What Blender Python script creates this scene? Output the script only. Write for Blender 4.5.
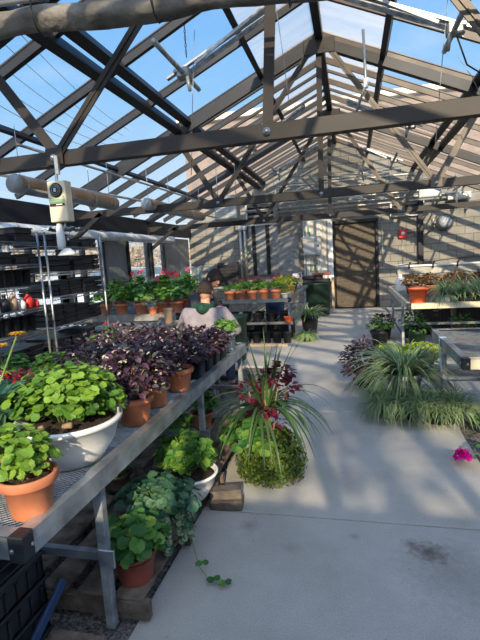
import bpy, bmesh, math, random
from mathutils import Vector, Matrix
PI = math.pi
scene = bpy.context.scene
for o in list(bpy.data.objects):
    bpy.data.objects.remove(o)
C = scene.collection
V3 = Vector

# ---------------------------------------------------------------- camera
EYE = 1.55
def cam_setup():
    f, cx, cy = 458.0, 240.0, 320.0
    A = V3((351 - cx, 252 - cy, f)).normalized()
    X = -V3((-1610 - cx, 370 - cy, f)); X -= A * A.dot(X); X.normalize()
    D = A.cross(X)
    if D.y < 0: D = -D
    rows = [X, A, -D]
    R = Matrix(((rows[0].x, rows[0].y, rows[0].z), (rows[1].x, rows[1].y, rows[1].z), (rows[2].x, rows[2].y, rows[2].z)))
    right, up, back = R @ V3((1, 0, 0)), R @ V3((0, -1, 0)), R @ V3((0, 0, -1))
    cam = bpy.data.cameras.new('camera')
    o = bpy.data.objects.new('camera', cam); C.objects.link(o)
    cam.sensor_fit = 'VERTICAL'; cam.sensor_height = 36; cam.lens = 458 / 640 * 36
    cam.clip_start = 0.05; cam.clip_end = 500
    m = Matrix(((right.x, up.x, back.x, 0), (right.y, up.y, back.y, 0), (right.z, up.z, back.z, EYE), (0, 0, 0, 1)))
    o.matrix_world = m
    scene.camera = o
cam_setup()

# ---------------------------------------------------------------- light
SUN_DIR = V3((-0.20, 1.0, -0.46)).normalized()       # the way the light travels
sun = bpy.data.lights.new('sun', 'SUN'); sun.energy = 6.2; sun.color = (1.0, 0.80, 0.54); sun.angle = math.radians(0.6)
so = bpy.data.objects.new('sun', sun); C.objects.link(so)
so.rotation_euler = (-SUN_DIR).to_track_quat('Z', 'Y').to_euler(); so.location = (0, -20, 12)

def make_world():
    w = bpy.data.worlds.new('sky'); scene.world = w; w.use_nodes = True
    nt = w.node_tree; nt.nodes.clear(); N = nt.nodes.new; L = nt.links.new
    tc = N('ShaderNodeTexCoord'); sx = N('ShaderNodeSeparateXYZ'); L(tc.outputs['Generated'], sx.inputs[0])
    ramp = N('ShaderNodeValToRGB'); L(sx.outputs['Z'], ramp.inputs[0])
    e = ramp.color_ramp.elements
    e[0].position = 0.0; e[0].color = (0.72, 0.70, 0.66, 1)
    e[1].position = 0.85; e[1].color = (0.075, 0.27, 0.70, 1)
    for p, c in ((0.12, (0.50, 0.66, 0.80, 1)), (0.32, (0.24, 0.50, 0.82, 1)), (0.55, (0.12, 0.37, 0.80, 1))):
        x = e.new(p); x.color = c
    # thin high cloud
    no = N('ShaderNodeTexNoise'); no.inputs['Scale'].default_value = 2.2; no.inputs['Detail'].default_value = 6
    mp = N('ShaderNodeMapping'); mp.inputs['Scale'].default_value = (1, 1.6, 5); L(tc.outputs['Generated'], mp.inputs[0]); L(mp.outputs[0], no.inputs['Vector'])
    cr = N('ShaderNodeMapRange'); cr.inputs[1].default_value = 0.54; cr.inputs[2].default_value = 0.8; cr.inputs[4].default_value = 0.45; L(no.outputs['Fac'], cr.inputs[0])
    mx = N('ShaderNodeMixRGB'); mx.inputs[2].default_value = (0.72, 0.80, 0.88, 1); L(cr.outputs[0], mx.inputs[0]); L(ramp.outputs[0], mx.inputs[1])
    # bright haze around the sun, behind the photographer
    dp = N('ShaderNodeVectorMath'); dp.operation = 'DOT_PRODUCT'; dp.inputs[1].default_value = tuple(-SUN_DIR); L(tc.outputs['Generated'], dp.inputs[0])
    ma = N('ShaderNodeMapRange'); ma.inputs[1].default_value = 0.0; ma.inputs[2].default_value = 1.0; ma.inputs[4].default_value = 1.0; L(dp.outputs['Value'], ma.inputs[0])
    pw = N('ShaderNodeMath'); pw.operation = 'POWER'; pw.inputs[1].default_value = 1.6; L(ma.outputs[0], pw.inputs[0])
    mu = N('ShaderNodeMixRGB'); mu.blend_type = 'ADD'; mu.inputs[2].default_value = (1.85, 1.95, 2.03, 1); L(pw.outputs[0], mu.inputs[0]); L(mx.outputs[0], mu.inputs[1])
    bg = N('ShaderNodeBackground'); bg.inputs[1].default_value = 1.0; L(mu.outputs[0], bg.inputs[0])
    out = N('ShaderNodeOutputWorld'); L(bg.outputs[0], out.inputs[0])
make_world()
scene.view_settings.view_transform = 'Standard'; scene.view_settings.look = 'None'
scene.view_settings.exposure = 0.33; scene.view_settings.gamma = 1.0; scene.view_settings.use_curve_mapping = False

# ---------------------------------------------------------------- materials
def mat(name, col, rough=0.6, metal=0.0, var=0.15, scale=12.0, bump=0.0, bscale=60.0, col2=None, spec=0.4):
    m = bpy.data.materials.new(name); m.use_nodes = True
    nt = m.node_tree; N = nt.nodes.new; L = nt.links.new
    b = nt.nodes['Principled BSDF']; b.inputs['Roughness'].default_value = rough; b.inputs['Metallic'].default_value = metal
    b.inputs['Specular IOR Level'].default_value = spec
    tc = N('ShaderNodeTexCoord'); no = N('ShaderNodeTexNoise'); no.inputs['Scale'].default_value = scale; no.inputs['Detail'].default_value = 5
    L(tc.outputs['Object'], no.inputs['Vector'])
    mr = N('ShaderNodeMapRange'); mr.inputs[1].default_value = 0.3; mr.inputs[2].default_value = 0.7; L(no.outputs['Fac'], mr.inputs[0])
    mx = N('ShaderNodeMixRGB'); L(mr.outputs[0], mx.inputs[0])
    c2 = col2 or tuple(c * (1 - 2 * var) for c in col)
    mx.inputs[1].default_value = (*c2, 1); mx.inputs[2].default_value = (*[min(1, c * (1 + var)) for c in col], 1)
    L(mx.outputs[0], b.inputs['Base Color'])
    if bump:
        n2 = N('ShaderNodeTexNoise'); n2.inputs['Scale'].default_value = bscale; n2.inputs['Detail'].default_value = 3; L(tc.outputs['Object'], n2.inputs['Vector'])
        bp = N('ShaderNodeBump'); bp.inputs['Strength'].default_value = bump; bp.inputs['Distance'].default_value = 0.02
        L(n2.outputs['Fac'], bp.inputs['Height']); L(bp.outputs[0], b.inputs['Normal'])
    return m

def leafmat(name, cols, trans=0.35, rough=0.45):
    """cols: list of colours spread over the leaves, one per leaf"""
    m = bpy.data.materials.new(name); m.use_nodes = True
    nt = m.node_tree; N = nt.nodes.new; L = nt.links.new
    b = nt.nodes['Principled BSDF']; b.inputs['Roughness'].default_value = rough; b.inputs['Specular IOR Level'].default_value = 0.35
    g = N('ShaderNodeNewGeometry'); r = N('ShaderNodeValToRGB'); L(g.outputs['Random Per Island'], r.inputs[0])
    e = r.color_ramp.elements
    n = len(cols)
    e[0].position = 0; e[0].color = (*cols[0], 1); e[1].position = 1; e[1].color = (*cols[-1], 1)
    for i in range(1, n - 1):
        x = e.new(i / (n - 1)); x.color = (*cols[i], 1)
    L(r.outputs[0], b.inputs['Base Color'])
    t = N('ShaderNodeBsdfTranslucent'); L(r.outputs[0], t.inputs[0])
    ms = N('ShaderNodeMixShader'); ms.inputs[0].default_value = trans
    L(b.outputs[0], ms.inputs[1]); L(t.outputs[0], ms.inputs[2])
    L(ms.outputs[0], nt.nodes['Material Output'].inputs[0])
    return m

def glassmat(name, tint, haze, hazecol, gloss=0.06, noise=0.5):
    m = bpy.data.materials.new(name); m.use_nodes = True
    nt = m.node_tree; nt.nodes.clear(); N = nt.nodes.new; L = nt.links.new
    tr = N('ShaderNodeBsdfTransparent'); tr.inputs[0].default_value = (*tint, 1)
    tl = N('ShaderNodeBsdfTranslucent'); tl.inputs[0].default_value = (*hazecol, 1)
    df = N('ShaderNodeBsdfDiffuse'); df.inputs[0].default_value = (*hazecol, 1)
    hz = N('ShaderNodeMixShader'); hz.inputs[0].default_value = 0.35; L(tl.outputs[0], hz.inputs[1]); L(df.outputs[0], hz.inputs[2])
    tc = N('ShaderNodeTexCoord'); no = N('ShaderNodeTexNoise'); no.inputs['Scale'].default_value = 1.3; no.inputs['Detail'].default_value = 7; no.inputs['Roughness'].default_value = 0.65
    mp = N('ShaderNodeMapping'); mp.inputs['Scale'].default_value = (0.7, 2.4, 1); L(tc.outputs['Object'], mp.inputs[0]); L(mp.outputs[0], no.inputs['Vector'])
    mr = N('ShaderNodeMapRange'); mr.inputs[1].default_value = 0.35; mr.inputs[2].default_value = 0.75
    mr.inputs[3].default_value = haze * (1 - noise); mr.inputs[4].default_value = min(1, haze * (1 + noise)); L(no.outputs['Fac'], mr.inputs[0])
    m1 = N('ShaderNodeMixShader'); L(mr.outputs[0], m1.inputs[0]); L(tr.outputs[0], m1.inputs[1]); L(hz.outputs[0], m1.inputs[2])
    gl = N('ShaderNodeBsdfGlossy'); gl.inputs['Roughness'].default_value = 0.08
    m2 = N('ShaderNodeMixShader'); m2.inputs[0].default_value = gloss; L(m1.outputs[0], m2.inputs[1]); L(gl.outputs[0], m2.inputs[2])
    out = N('ShaderNodeOutputMaterial'); L(m2.outputs[0], out.inputs[0])
    return m

def brickmat(name, c1, c2, mortar, bw, bh, ms=0.012, rough=0.85, bump=0.4, axis='XZ'):
    m = bpy.data.materials.new(name); m.use_nodes = True
    nt = m.node_tree; N = nt.nodes.new; L = nt.links.new
    b = nt.nodes['Principled BSDF']; b.inputs['Roughness'].default_value = rough
    tc = N('ShaderNodeTexCoord'); s = N('ShaderNodeSeparateXYZ'); L(tc.outputs['Object'], s.inputs[0])
    cb = N('ShaderNodeCombineXYZ'); L(s.outputs[axis[0]], cb.inputs[0]); L(s.outputs[axis[1]], cb.inputs[1])
    br = N('ShaderNodeTexBrick'); L(cb.outputs[0], br.inputs['Vector'])
    br.inputs['Color1'].default_value = (*c1, 1); br.inputs['Color2'].default_value = (*c2, 1); br.inputs['Mortar'].default_value = (*mortar, 1)
    br.inputs['Scale'].default_value = 1.0; br.inputs['Mortar Size'].default_value = ms; br.inputs['Brick Width'].default_value = bw; br.inputs['Row Height'].default_value = bh
    br.inputs['Mortar Smooth'].default_value = 0.3
    no = N('ShaderNodeTexNoise'); no.inputs['Scale'].default_value = 3.0; no.inputs['Detail'].default_value = 6; L(tc.outputs['Object'], no.inputs['Vector'])
    mr = N('ShaderNodeMapRange'); mr.inputs[1].default_value = 0.3; mr.inputs[2].default_value = 0.7; mr.inputs[3].default_value = 0.78; mr.inputs[4].default_value = 1.1; L(no.outputs['Fac'], mr.inputs[0])
    mu = N('ShaderNodeMixRGB'); mu.blend_type = 'MULTIPLY'; mu.inputs[0].default_value = 1; L(br.outputs['Color'], mu.inputs[1]); L(mr.outputs[0], mu.inputs[2])
    L(mu.outputs[0], b.inputs['Base Color'])
    bp = N('ShaderNodeBump'); bp.inputs['Strength'].default_value = bump; bp.inputs['Distance'].default_value = 0.01; bp.invert = True
    L(br.outputs['Fac'], bp.inputs['Height']); L(bp.outputs[0], b.inputs['Normal'])
    return m

def concretemat():
    m = bpy.data.materials.new('concrete'); m.use_nodes = True
    nt = m.node_tree; N = nt.nodes.new; L = nt.links.new
    b = nt.nodes['Principled BSDF']; b.inputs['Roughness'].default_value = 0.82
    tc = N('ShaderNodeTexCoord')
    n1 = N('ShaderNodeTexNoise'); n1.inputs['Scale'].default_value = 1.4; n1.inputs['Detail'].default_value = 8; n1.inputs['Roughness'].default_value = 0.65; L(tc.outputs['Object'], n1.inputs['Vector'])
    r1 = N('ShaderNodeValToRGB'); L(n1.outputs['Fac'], r1.inputs[0])
    r1.color_ramp.elements[0].position = 0.3; r1.color_ramp.elements[0].color = (0.31, 0.298, 0.272, 1)
    r1.color_ramp.elements[1].position = 0.7; r1.color_ramp.elements[1].color = (0.445, 0.43, 0.40, 1)
    n2 = N('ShaderNodeTexNoise'); n2.inputs['Scale'].default_value = 140; n2.inputs['Detail'].default_value = 2; L(tc.outputs['Object'], n2.inputs['Vector'])
    r2 = N('ShaderNodeMapRange'); r2.inputs[1].default_value = 0.3; r2.inputs[2].default_value = 0.75; r2.inputs[3].default_value = 0.82; r2.inputs[4].default_value = 1.1; L(n2.outputs['Fac'], r2.inputs[0])
    mu = N('ShaderNodeMixRGB'); mu.blend_type = 'MULTIPLY'; mu.inputs[0].default_value = 1; L(r1.outputs[0], mu.inputs[1]); L(r2.outputs[0], mu.inputs[2])
    last = mu.outputs[0]
    # dirt stains that stay on the slab
    for (x, y, r, st) in ((0.35, 2.32, 0.085, 0.85), (0.42, 2.16, 0.22, 0.30), (-0.02, 2.40, 0.03, 0.35), (-0.35, 2.25, 0.05, 0.25), (-0.62, 2.42, 0.06, 0.35), (0.27, 2.37, 0.05, 0.5)):
        vd = N('ShaderNodeVectorMath'); vd.operation = 'DISTANCE'; vd.inputs[1].default_value = (x, y, 0); L(tc.outputs['Object'], vd.inputs[0])
        n3 = N('ShaderNodeTexNoise'); n3.inputs['Scale'].default_value = 28; n3.inputs['Detail'].default_value = 5; L(tc.outputs['Object'], n3.inputs['Vector'])
        ad = N('ShaderNodeMath'); ad.operation = 'MULTIPLY_ADD'; ad.inputs[1].default_value = r * 1.6; L(n3.outputs['Fac'], ad.inputs[0]); L(vd.outputs['Value'], ad.inputs[2])
        rr = N('ShaderNodeMapRange'); rr.inputs[1].default_value = r * 0.9; rr.inputs[2].default_value = r * 2.1; rr.inputs[3].default_value = st; rr.inputs[4].default_value = 0; L(ad.outputs[0], rr.inputs[0])
        mm = N('ShaderNodeMixRGB'); mm.inputs[2].default_value = (0.07, 0.05, 0.04, 1); L(rr.outputs[0], mm.inputs[0]); L(last, mm.inputs[1]); last = mm.outputs[0]
    # small specks of brown litter
    vo = N('ShaderNodeTexVoronoi'); vo.inputs['Scale'].default_value = 9; L(tc.outputs['Object'], vo.inputs['Vector'])
    vr = N('ShaderNodeMapRange'); vr.inputs[1].default_value = 0.02; vr.inputs[2].default_value = 0.07; vr.inputs[3].default_value = 0.6; vr.inputs[4].default_value = 0; L(vo.outputs['Distance'], vr.inputs[0])
    mm = N('ShaderNodeMixRGB'); mm.inputs[2].default_value = (0.16, 0.10, 0.07, 1); L(vr.outputs[0], mm.inputs[0]); L(last, mm.inputs[1])
    L(mm.outputs[0], b.inputs['Base Color'])
    bp = N('ShaderNodeBump'); bp.inputs['Strength'].default_value = 0.25; bp.inputs['Distance'].default_value = 0.004
    L(n2.outputs['Fac'], bp.inputs['Height']); L(bp.outputs[0], b.inputs['Normal'])
    return m

M = {}
M['concrete'] = concretemat()
M['gravel'] = mat('gravel', (0.16, 0.15, 0.14), 0.95, 0, 0.6, 70, 1.0, 90, (0.03, 0.03, 0.03))
M['soil'] = mat('soil', (0.055, 0.035, 0.022), 0.95, 0, 0.5, 90, 0.8, 120)
M['block'] = brickmat('painted_block', (0.24, 0.23, 0.205), (0.20, 0.192, 0.172), (0.10, 0.096, 0.09), 0.41, 0.205, 0.01)
M['brick'] = brickmat('tan_brick', (0.26, 0.185, 0.145), (0.21, 0.15, 0.12), (0.22, 0.19, 0.165), 0.22, 0.075, 0.01)
M['frame_dark'] = mat('dark_frame', (0.014, 0.016, 0.022), 0.5, 0.2, 0.2, 4)
M['frame_sunlit'] = mat('sunlit_brown_frame', (0.07, 0.057, 0.048), 0.5, 0.2, 0.2, 4)  # lighter copy of the dark frame with sunlight put into its colour
M['truss'] = mat('truss_paint', (0.022, 0.0185, 0.018), 0.55, 0.1, 0.15, 6)
M['truss_pale'] = mat('truss_pale_tone', (0.10, 0.082, 0.066), 0.5, 0.1, 0.15, 8)  # paler truss tone, used on the right-hand webs and their gussets
M['galv'] = mat('galvanised', (0.42, 0.46, 0.50), 0.38, 0.75, 0.25, 9, 0.1, 40)
M['galv_dull'] = mat('galvanised_dull', (0.34, 0.37, 0.40), 0.5, 0.4, 0.25, 14)
M['mesh_metal'] = mat('expanded_metal', (0.30, 0.32, 0.34), 0.45, 0.6, 0.2, 20)
M['alu'] = mat('aluminium', (0.36, 0.37, 0.38), 0.35, 0.7, 0.15, 8)
M['conduit'] = mat('conduit', (0.36, 0.36, 0.34), 0.4, 0.5, 0.15, 8)
M['terra'] = mat('terracotta', (0.56, 0.20, 0.10), 0.7, 0, 0.12, 10)
M['terra_dark'] = mat('terracotta_red', (0.36, 0.085, 0.06), 0.6, 0, 0.15, 10)
M['orange'] = mat('orange_plastic', (0.80, 0.13, 0.035), 0.4, 0, 0.08, 6)
M['white_pl'] = mat('white_plastic', (0.74, 0.74, 0.73), 0.35, 0, 0.05, 6)
M['cream'] = mat('cream_paint', (0.66, 0.58, 0.42), 0.45, 0, 0.05, 6)
M['grey_pl'] = mat('grey_plastic', (0.33, 0.38, 0.42), 0.45, 0, 0.08, 6)
M['black_pl'] = mat('black_plastic', (0.017, 0.019, 0.024), 0.42, 0, 0.3, 9)
M['black_soft'] = mat('black_matt', (0.012, 0.012, 0.013), 0.8, 0, 0.3, 9)
M['stone'] = mat('stone_pot', (0.13, 0.108, 0.09), 0.9, 0, 0.25, 14, 0.5, 60)
M['wood_old'] = mat('weathered_wood', (0.15, 0.115, 0.09), 0.85, 0, 0.4, 9, 0.6, 40)
M['wood_grey'] = mat('grey_boards', (0.24, 0.23, 0.22), 0.8, 0, 0.25, 7, 0.3, 40)
M['wood_pale'] = mat('pale_wood', (0.50, 0.38, 0.26), 0.7, 0, 0.15, 8)
M['door'] = mat('door_brown', (0.085, 0.066, 0.047), 0.6, 0, 0.22, 22, 0.3, 60)
M['panel'] = mat('panel_grey', (0.22, 0.23, 0.24), 0.4, 0.3, 0.1, 6)
M['box_grey'] = mat('enclosure_grey', (0.42, 0.44, 0.45), 0.4, 0.2, 0.08, 6)
M['shade'] = mat('shade_cloth', (0.17, 0.16, 0.145), 0.8, 0, 0.35, 5, 0.5, 25)
M['poly'] = mat('white_poly', (0.60, 0.63, 0.65), 0.4, 0, 0.15, 6, 0.4, 18)
M['red'] = mat('red_paint', (0.62, 0.03, 0.025), 0.4, 0, 0.08, 6)
M['green_pl'] = mat('dark_green_plastic', (0.008, 0.032, 0.02), 0.5, 0, 0.2, 6)
M['green_lbl'] = mat('label_green', (0.18, 0.36, 0.20), 0.5, 0, 0.05, 6)
M['teal'] = mat('teal_cover', (0.22, 0.40, 0.40), 0.5, 0, 0.1, 6)
M['tan'] = mat('tan_bottle', (0.40, 0.28, 0.20), 0.5, 0, 0.1, 6)
M['dkblue'] = mat('blue_plastic', (0.02, 0.05, 0.13), 0.5, 0, 0.1, 6)
M['copper'] = mat('brown_tube', (0.42, 0.24, 0.12), 0.45, 0.1, 0.25, 7)
M['tubegrey'] = mat('grey_tube', (0.36, 0.38, 0.40), 0.45, 0.2, 0.2, 7)
M['face'] = mat('dial_face', (0.30, 0.34, 0.38), 0.4, 0, 0.04, 6)
M['ground'] = mat('outside_paving', (0.62, 0.60, 0.56), 0.9, 0, 0.1, 2)
M['car'] = mat('car_paint', (0.62, 0.66, 0.70), 0.25, 0.2, 0.03, 2)
M['carglass'] = mat('car_glass', (0.10, 0.16, 0.20), 0.1, 0, 0.05, 2)
M['bark'] = mat('bark', (0.20, 0.15, 0.11), 0.9, 0, 0.3, 20)
M['skin'] = mat('skin', (0.55, 0.30, 0.21), 0.55, 0, 0.08, 10)
M['hair'] = mat('brown_hair', (0.045, 0.025, 0.018), 0.6, 0, 0.4, 60, 0.8, 150)
M['hair2'] = mat('dark_brown_hair', (0.030, 0.018, 0.014), 0.6, 0, 0.4, 60, 0.8, 150)
M['shirt'] = mat('lilac_grey_cloth', (0.25, 0.225, 0.26), 0.85, 0, 0.12, 9, 0.4, 30)
M['hood'] = mat('green_cloth', (0.012, 0.065, 0.045), 0.85, 0, 0.3, 9, 0.4, 30)
M['navy'] = mat('charcoal_cloth', (0.035, 0.037, 0.050), 0.85, 0, 0.3, 9, 0.4, 30)
M['jeans'] = mat('denim', (0.04, 0.06, 0.11), 0.85, 0, 0.2, 12)
M['paper'] = mat('paper', (0.70, 0.72, 0.74), 0.7, 0, 0.06, 8)
M['tape'] = mat('pale_blue_tape', (0.42, 0.58, 0.72), 0.5, 0, 0.06, 8)
M['glass'] = glassmat('roof_glass', (0.93, 0.96, 0.98), 0.07, (0.80, 0.82, 0.84), 0.03, 0.6)
M['frost'] = glassmat('frosted_glass', (0.90, 0.90, 0.88), 0.50, (0.92, 0.84, 0.74), 0.03, 0.25)
M['winglass'] = glassmat('window_glass', (0.93, 0.95, 0.96), 0.05, (0.8, 0.8, 0.8), 0.04, 0.3)
M['clearpl'] = glassmat('clear_plastic', (0.85, 0.9, 0.93), 0.35, (0.85, 0.9, 0.95), 0.15, 0.5)
# leaves
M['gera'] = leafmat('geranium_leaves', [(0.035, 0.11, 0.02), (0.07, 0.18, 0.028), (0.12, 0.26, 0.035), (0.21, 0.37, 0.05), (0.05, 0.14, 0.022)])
M['gera_pale'] = leafmat('geranium_pale_leaves', [(0.08, 0.19, 0.025), (0.17, 0.33, 0.04), (0.26, 0.42, 0.055), (0.12, 0.25, 0.03)])  # paler green mix of geranium foliage
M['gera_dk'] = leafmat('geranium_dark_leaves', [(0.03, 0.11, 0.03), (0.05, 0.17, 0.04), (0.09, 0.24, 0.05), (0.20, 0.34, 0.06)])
M['blue_lf'] = leafmat('bluish_leaves', [(0.025, 0.10, 0.06), (0.05, 0.15, 0.09), (0.10, 0.20, 0.10), (0.04, 0.12, 0.08)])
M['coleus'] = leafmat('purple_leaves', [(0.022, 0.010, 0.020), (0.045, 0.018, 0.036), (0.085, 0.035, 0.062), (0.030, 0.018, 0.028), (0.075, 0.085, 0.08), (0.13, 0.065, 0.10)], 0.12, 0.55)
M['cfl'] = leafmat('cream_pink_petals', [(0.66, 0.46, 0.45), (0.72, 0.66, 0.40), (0.75, 0.65, 0.60)], 0.3)
M['darkred'] = leafmat('dark_red_leaves', [(0.06, 0.008, 0.018), (0.11, 0.014, 0.03), (0.19, 0.02, 0.045), (0.07, 0.012, 0.028)], 0.3)
M['darkpurple'] = leafmat('blackish_purple_leaves', [(0.03, 0.012, 0.025), (0.06, 0.022, 0.045), (0.13, 0.07, 0.11), (0.05, 0.02, 0.035)], 0.2)
M['bronze'] = leafmat('bronze_leaves', [(0.16, 0.03, 0.02), (0.26, 0.08, 0.02), (0.10, 0.12, 0.03), (0.34, 0.16, 0.04), (0.08, 0.05, 0.02)], 0.3)
M['blade'] = leafmat('sword_leaves', [(0.032, 0.08, 0.025), (0.06, 0.125, 0.035), (0.10, 0.17, 0.05)], 0.25)
M['stripe'] = leafmat('leaf_margins', [(0.24, 0.31, 0.18), (0.36, 0.42, 0.27), (0.20, 0.28, 0.14)], 0.3)
M['spid'] = leafmat('striped_leaf_centres', [(0.07, 0.17, 0.05), (0.11, 0.25, 0.07), (0.16, 0.30, 0.09)], 0.3)
M['lime'] = leafmat('lime_leaves', [(0.26, 0.40, 0.03), (0.40, 0.52, 0.05), (0.50, 0.56, 0.07)], 0.4)
M['jenny'] = leafmat('creeping_leaves', [(0.04, 0.09, 0.016), (0.08, 0.15, 0.022), (0.17, 0.24, 0.035), (0.03, 0.07, 0.015)], 0.35)
M['grass'] = leafmat('young_green_leaves', [(0.09, 0.22, 0.04), (0.15, 0.32, 0.05), (0.24, 0.42, 0.07)], 0.35)
M['yellow'] = leafmat('yellow_petals', [(0.80, 0.38, 0.01), (0.85, 0.48, 0.02)], 0.3)
M['pink'] = leafmat('pink_petals', [(0.75, 0.10, 0.20), (0.82, 0.22, 0.34), (0.70, 0.05, 0.12)], 0.35)
M['redfl'] = leafmat('red_petals', [(0.60, 0.02, 0.04), (0.72, 0.05, 0.08), (0.66, 0.10, 0.12)], 0.3)
M['magenta'] = leafmat('magenta_petals', [(0.55, 0.0, 0.22), (0.72, 0.01, 0.33), (0.62, 0.0, 0.26)], 0.25)
M['tan_lf'] = leafmat('bare_twigs', [(0.30, 0.22, 0.14), (0.42, 0.32, 0.21), (0.36, 0.28, 0.20)], 0.2)
M['dry'] = leafmat('dry_leaves', [(0.20, 0.14, 0.07), (0.12, 0.16, 0.06)], 0.2)
M['stem'] = mat('green_stem', (0.16, 0.24, 0.07), 0.6, 0, 0.2, 30)
M['stem_br'] = mat('woody_stem', (0.30, 0.20, 0.12), 0.7, 0, 0.2, 30)

# ---------------------------------------------------------------- mesh builder
class MB:
    def __init__(s): s.v = []; s.f = []; s.mi = []; s.smooth = []
    def add(s, vs, fs, mi=0, sm=False):
        n = len(s.v); s.v.extend([tuple(v) for v in vs])
        for f in fs: s.f.append(tuple(i + n for i in f)); s.mi.append(mi); s.smooth.append(sm)
        return s
    def box(s, c, d, rot=None, mi=0, bev=0.0):
        x, y, z = d[0] / 2, d[1] / 2, d[2] / 2
        if bev > 0:
            b = min(bev, x * .9, y * .9, z * .9)
            bm = bmesh.new(); bmesh.ops.create_cube(bm, size=1)
            for v in bm.verts: v.co = V3((v.co.x * 2 * x, v.co.y * 2 * y, v.co.z * 2 * z))
            bmesh.ops.bevel(bm, geom=bm.edges[:], offset=b, segments=1, affect='EDGES')
            bm.verts.index_update()
            vs = [v.co.copy() for v in bm.verts]; fs = [[v.index for v in f.verts] for f in bm.faces]; bm.free()
        else:
            vs = [V3((i, j, k)) for i in (-x, x) for j in (-y, y) for k in (-z, z)]
            fs = [(0, 1, 3, 2), (4, 6, 7, 5), (0, 4, 5, 1), (2, 3, 7, 6), (0, 2, 6, 4), (1, 5, 7, 3)]
        if rot is not None: vs = [rot @ v for v in vs]
        c = V3(c)
        return s.add([v + c for v in vs], fs, mi)
    def bar(s, p, q, w, h, up=(0, 0, 1), mi=0, bev=0):
        """box beam from p to q, w wide sideways and h deep along up"""
        p, q = V3(p), V3(q); d = q - p; L = d.length; d.normalize(); up = V3(up)
        sd = d.cross(up)
        if sd.length < 1e-4: sd = d.cross(V3((0, 1, 0)))
        sd.normalize(); u = sd.cross(d)
        R = Matrix(((d.x, sd.x, u.x), (d.y, sd.y, u.y), (d.z, sd.z, u.z)))
        return s.box((p + q) / 2, (L, w, h), R, mi, bev)
    def tube(s, pts, r, n=8, mi=0, cap=True, r2=None):
        pts = [V3(p) for p in pts]; k = len(pts)
        rs = [r + ((r2 - r) * i / (k - 1) if r2 is not None else 0) for i in range(k)] if not isinstance(r, (list, tuple)) else r
        vs = []; t0 = (pts[1] - pts[0]).normalized()
        a = t0.cross(V3((0, 0, 1)))
        if a.length < 1e-3: a = t0.cross(V3((0, 1, 0)))
        a.normalize()
        for i, p in enumerate(pts):
            t = (pts[min(i + 1, k - 1)] - pts[max(i - 1, 0)]).normalized()
            a = (a - t * a.dot(t)).normalized(); b = t.cross(a)
            for j in range(n):
                an = 2 * PI * j / n; vs.append(p + (a * math.cos(an) + b * math.sin(an)) * rs[i])
        fs = [(i * n + j, i * n + (j + 1) % n, (i + 1) * n + (j + 1) % n, (i + 1) * n + j) for i in range(k - 1) for j in range(n)]
        if cap: fs += [tuple(range(n))[::-1], tuple(range((k - 1) * n, k * n))]
        return s.add(vs, fs, mi, True)
    def lathe(s, prof, c=(0, 0, 0), n=24, mi=0, axis=None, sq=0.0):
        """prof: (r, z) list from bottom; sq>0 makes it squarish"""
        c = V3(c); vs = []
        for (r, z) in prof:
            for j in range(n):
                an = 2 * PI * j / n; rr = r
                if sq: rr = r / max(abs(math.cos(an)), abs(math.sin(an))) ** sq
                v = V3((rr * math.cos(an), rr * math.sin(an), z))
                if axis is not None: v = axis @ v
                vs.append(v + c)
        k = len(prof)
        fs = [(i * n + j, i * n + (j + 1) % n, (i + 1) * n + (j + 1) % n, (i + 1) * n + j) for i in range(k - 1) for j in range(n)]
        fs += [tuple(range(n))[::-1], tuple(range((k - 1) * n, k * n))]
        return s.add(vs, fs, mi, True)
    def ball(s, c, r, n=10, mi=0, sc=(1, 1, 1)):
        pr = [(r * math.sin(PI * i / (n - 1)) + 1e-5, -r * math.cos(PI * i / (n - 1))) for i in range(n)]
        m = MB().lathe(pr, (0, 0, 0), 2 * n)
        return s.add([(v[0] * sc[0] + c[0], v[1] * sc[1] + c[1], v[2] * sc[2] + c[2]) for v in m.v], m.f, mi, True)
    def build(s, name, m, parent=None, loc=None):
        me = bpy.data.meshes.new(name); me.from_pydata(s.v, [], s.f)
        for mm in (m if isinstance(m, (list, tuple)) else [m]): me.materials.append(M[mm] if isinstance(mm, str) else mm)
        me.polygons.foreach_set('material_index', s.mi); me.polygons.foreach_set('use_smooth', s.smooth); me.update()
        o = bpy.data.objects.new(name, me); C.objects.link(o)
        if parent is not None: o.parent = parent
        if loc is not None: o.location = loc
        return o

def tag(o, label=None, cat=None, group=None, kind=None):
    if label: o['label'] = label
    if cat: o['category'] = cat
    if group: o['group'] = group
    if kind: o['kind'] = kind
    return o
def thing(name, label, cat, loc=(0, 0, 0), rz=0.0, group=None):
    o = bpy.data.objects.new(name, None); C.objects.link(o); o.location = loc; o.rotation_euler = (0, 0, rz)
    o.empty_display_size = 0.1
    return tag(o, label, cat, group)
def struct(name, mb, m, parent=None):
    o = mb.build(name, m, parent)
    if parent is None: o['kind'] = 'structure'
    return o
def dup(root, loc, rz=0.0, label=None, group=None):
    r = root.copy(); C.objects.link(r); r.location = loc; r.rotation_euler = (0, 0, rz)
    if label: r['label'] = label
    if group: r['group'] = group
    for ch in list(root.children):
        c = ch.copy(); C.objects.link(c); c.parent = r
        for g in ch.children:
            d = g.copy(); C.objects.link(d); d.parent = c
    return r
RND = random.Random(7)
U = RND.uniform
def rdir():
    while True:
        v = V3((U(-1, 1), U(-1, 1), U(-1, 1)))
        if 0.05 < v.length < 1: return v.normalized()

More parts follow.
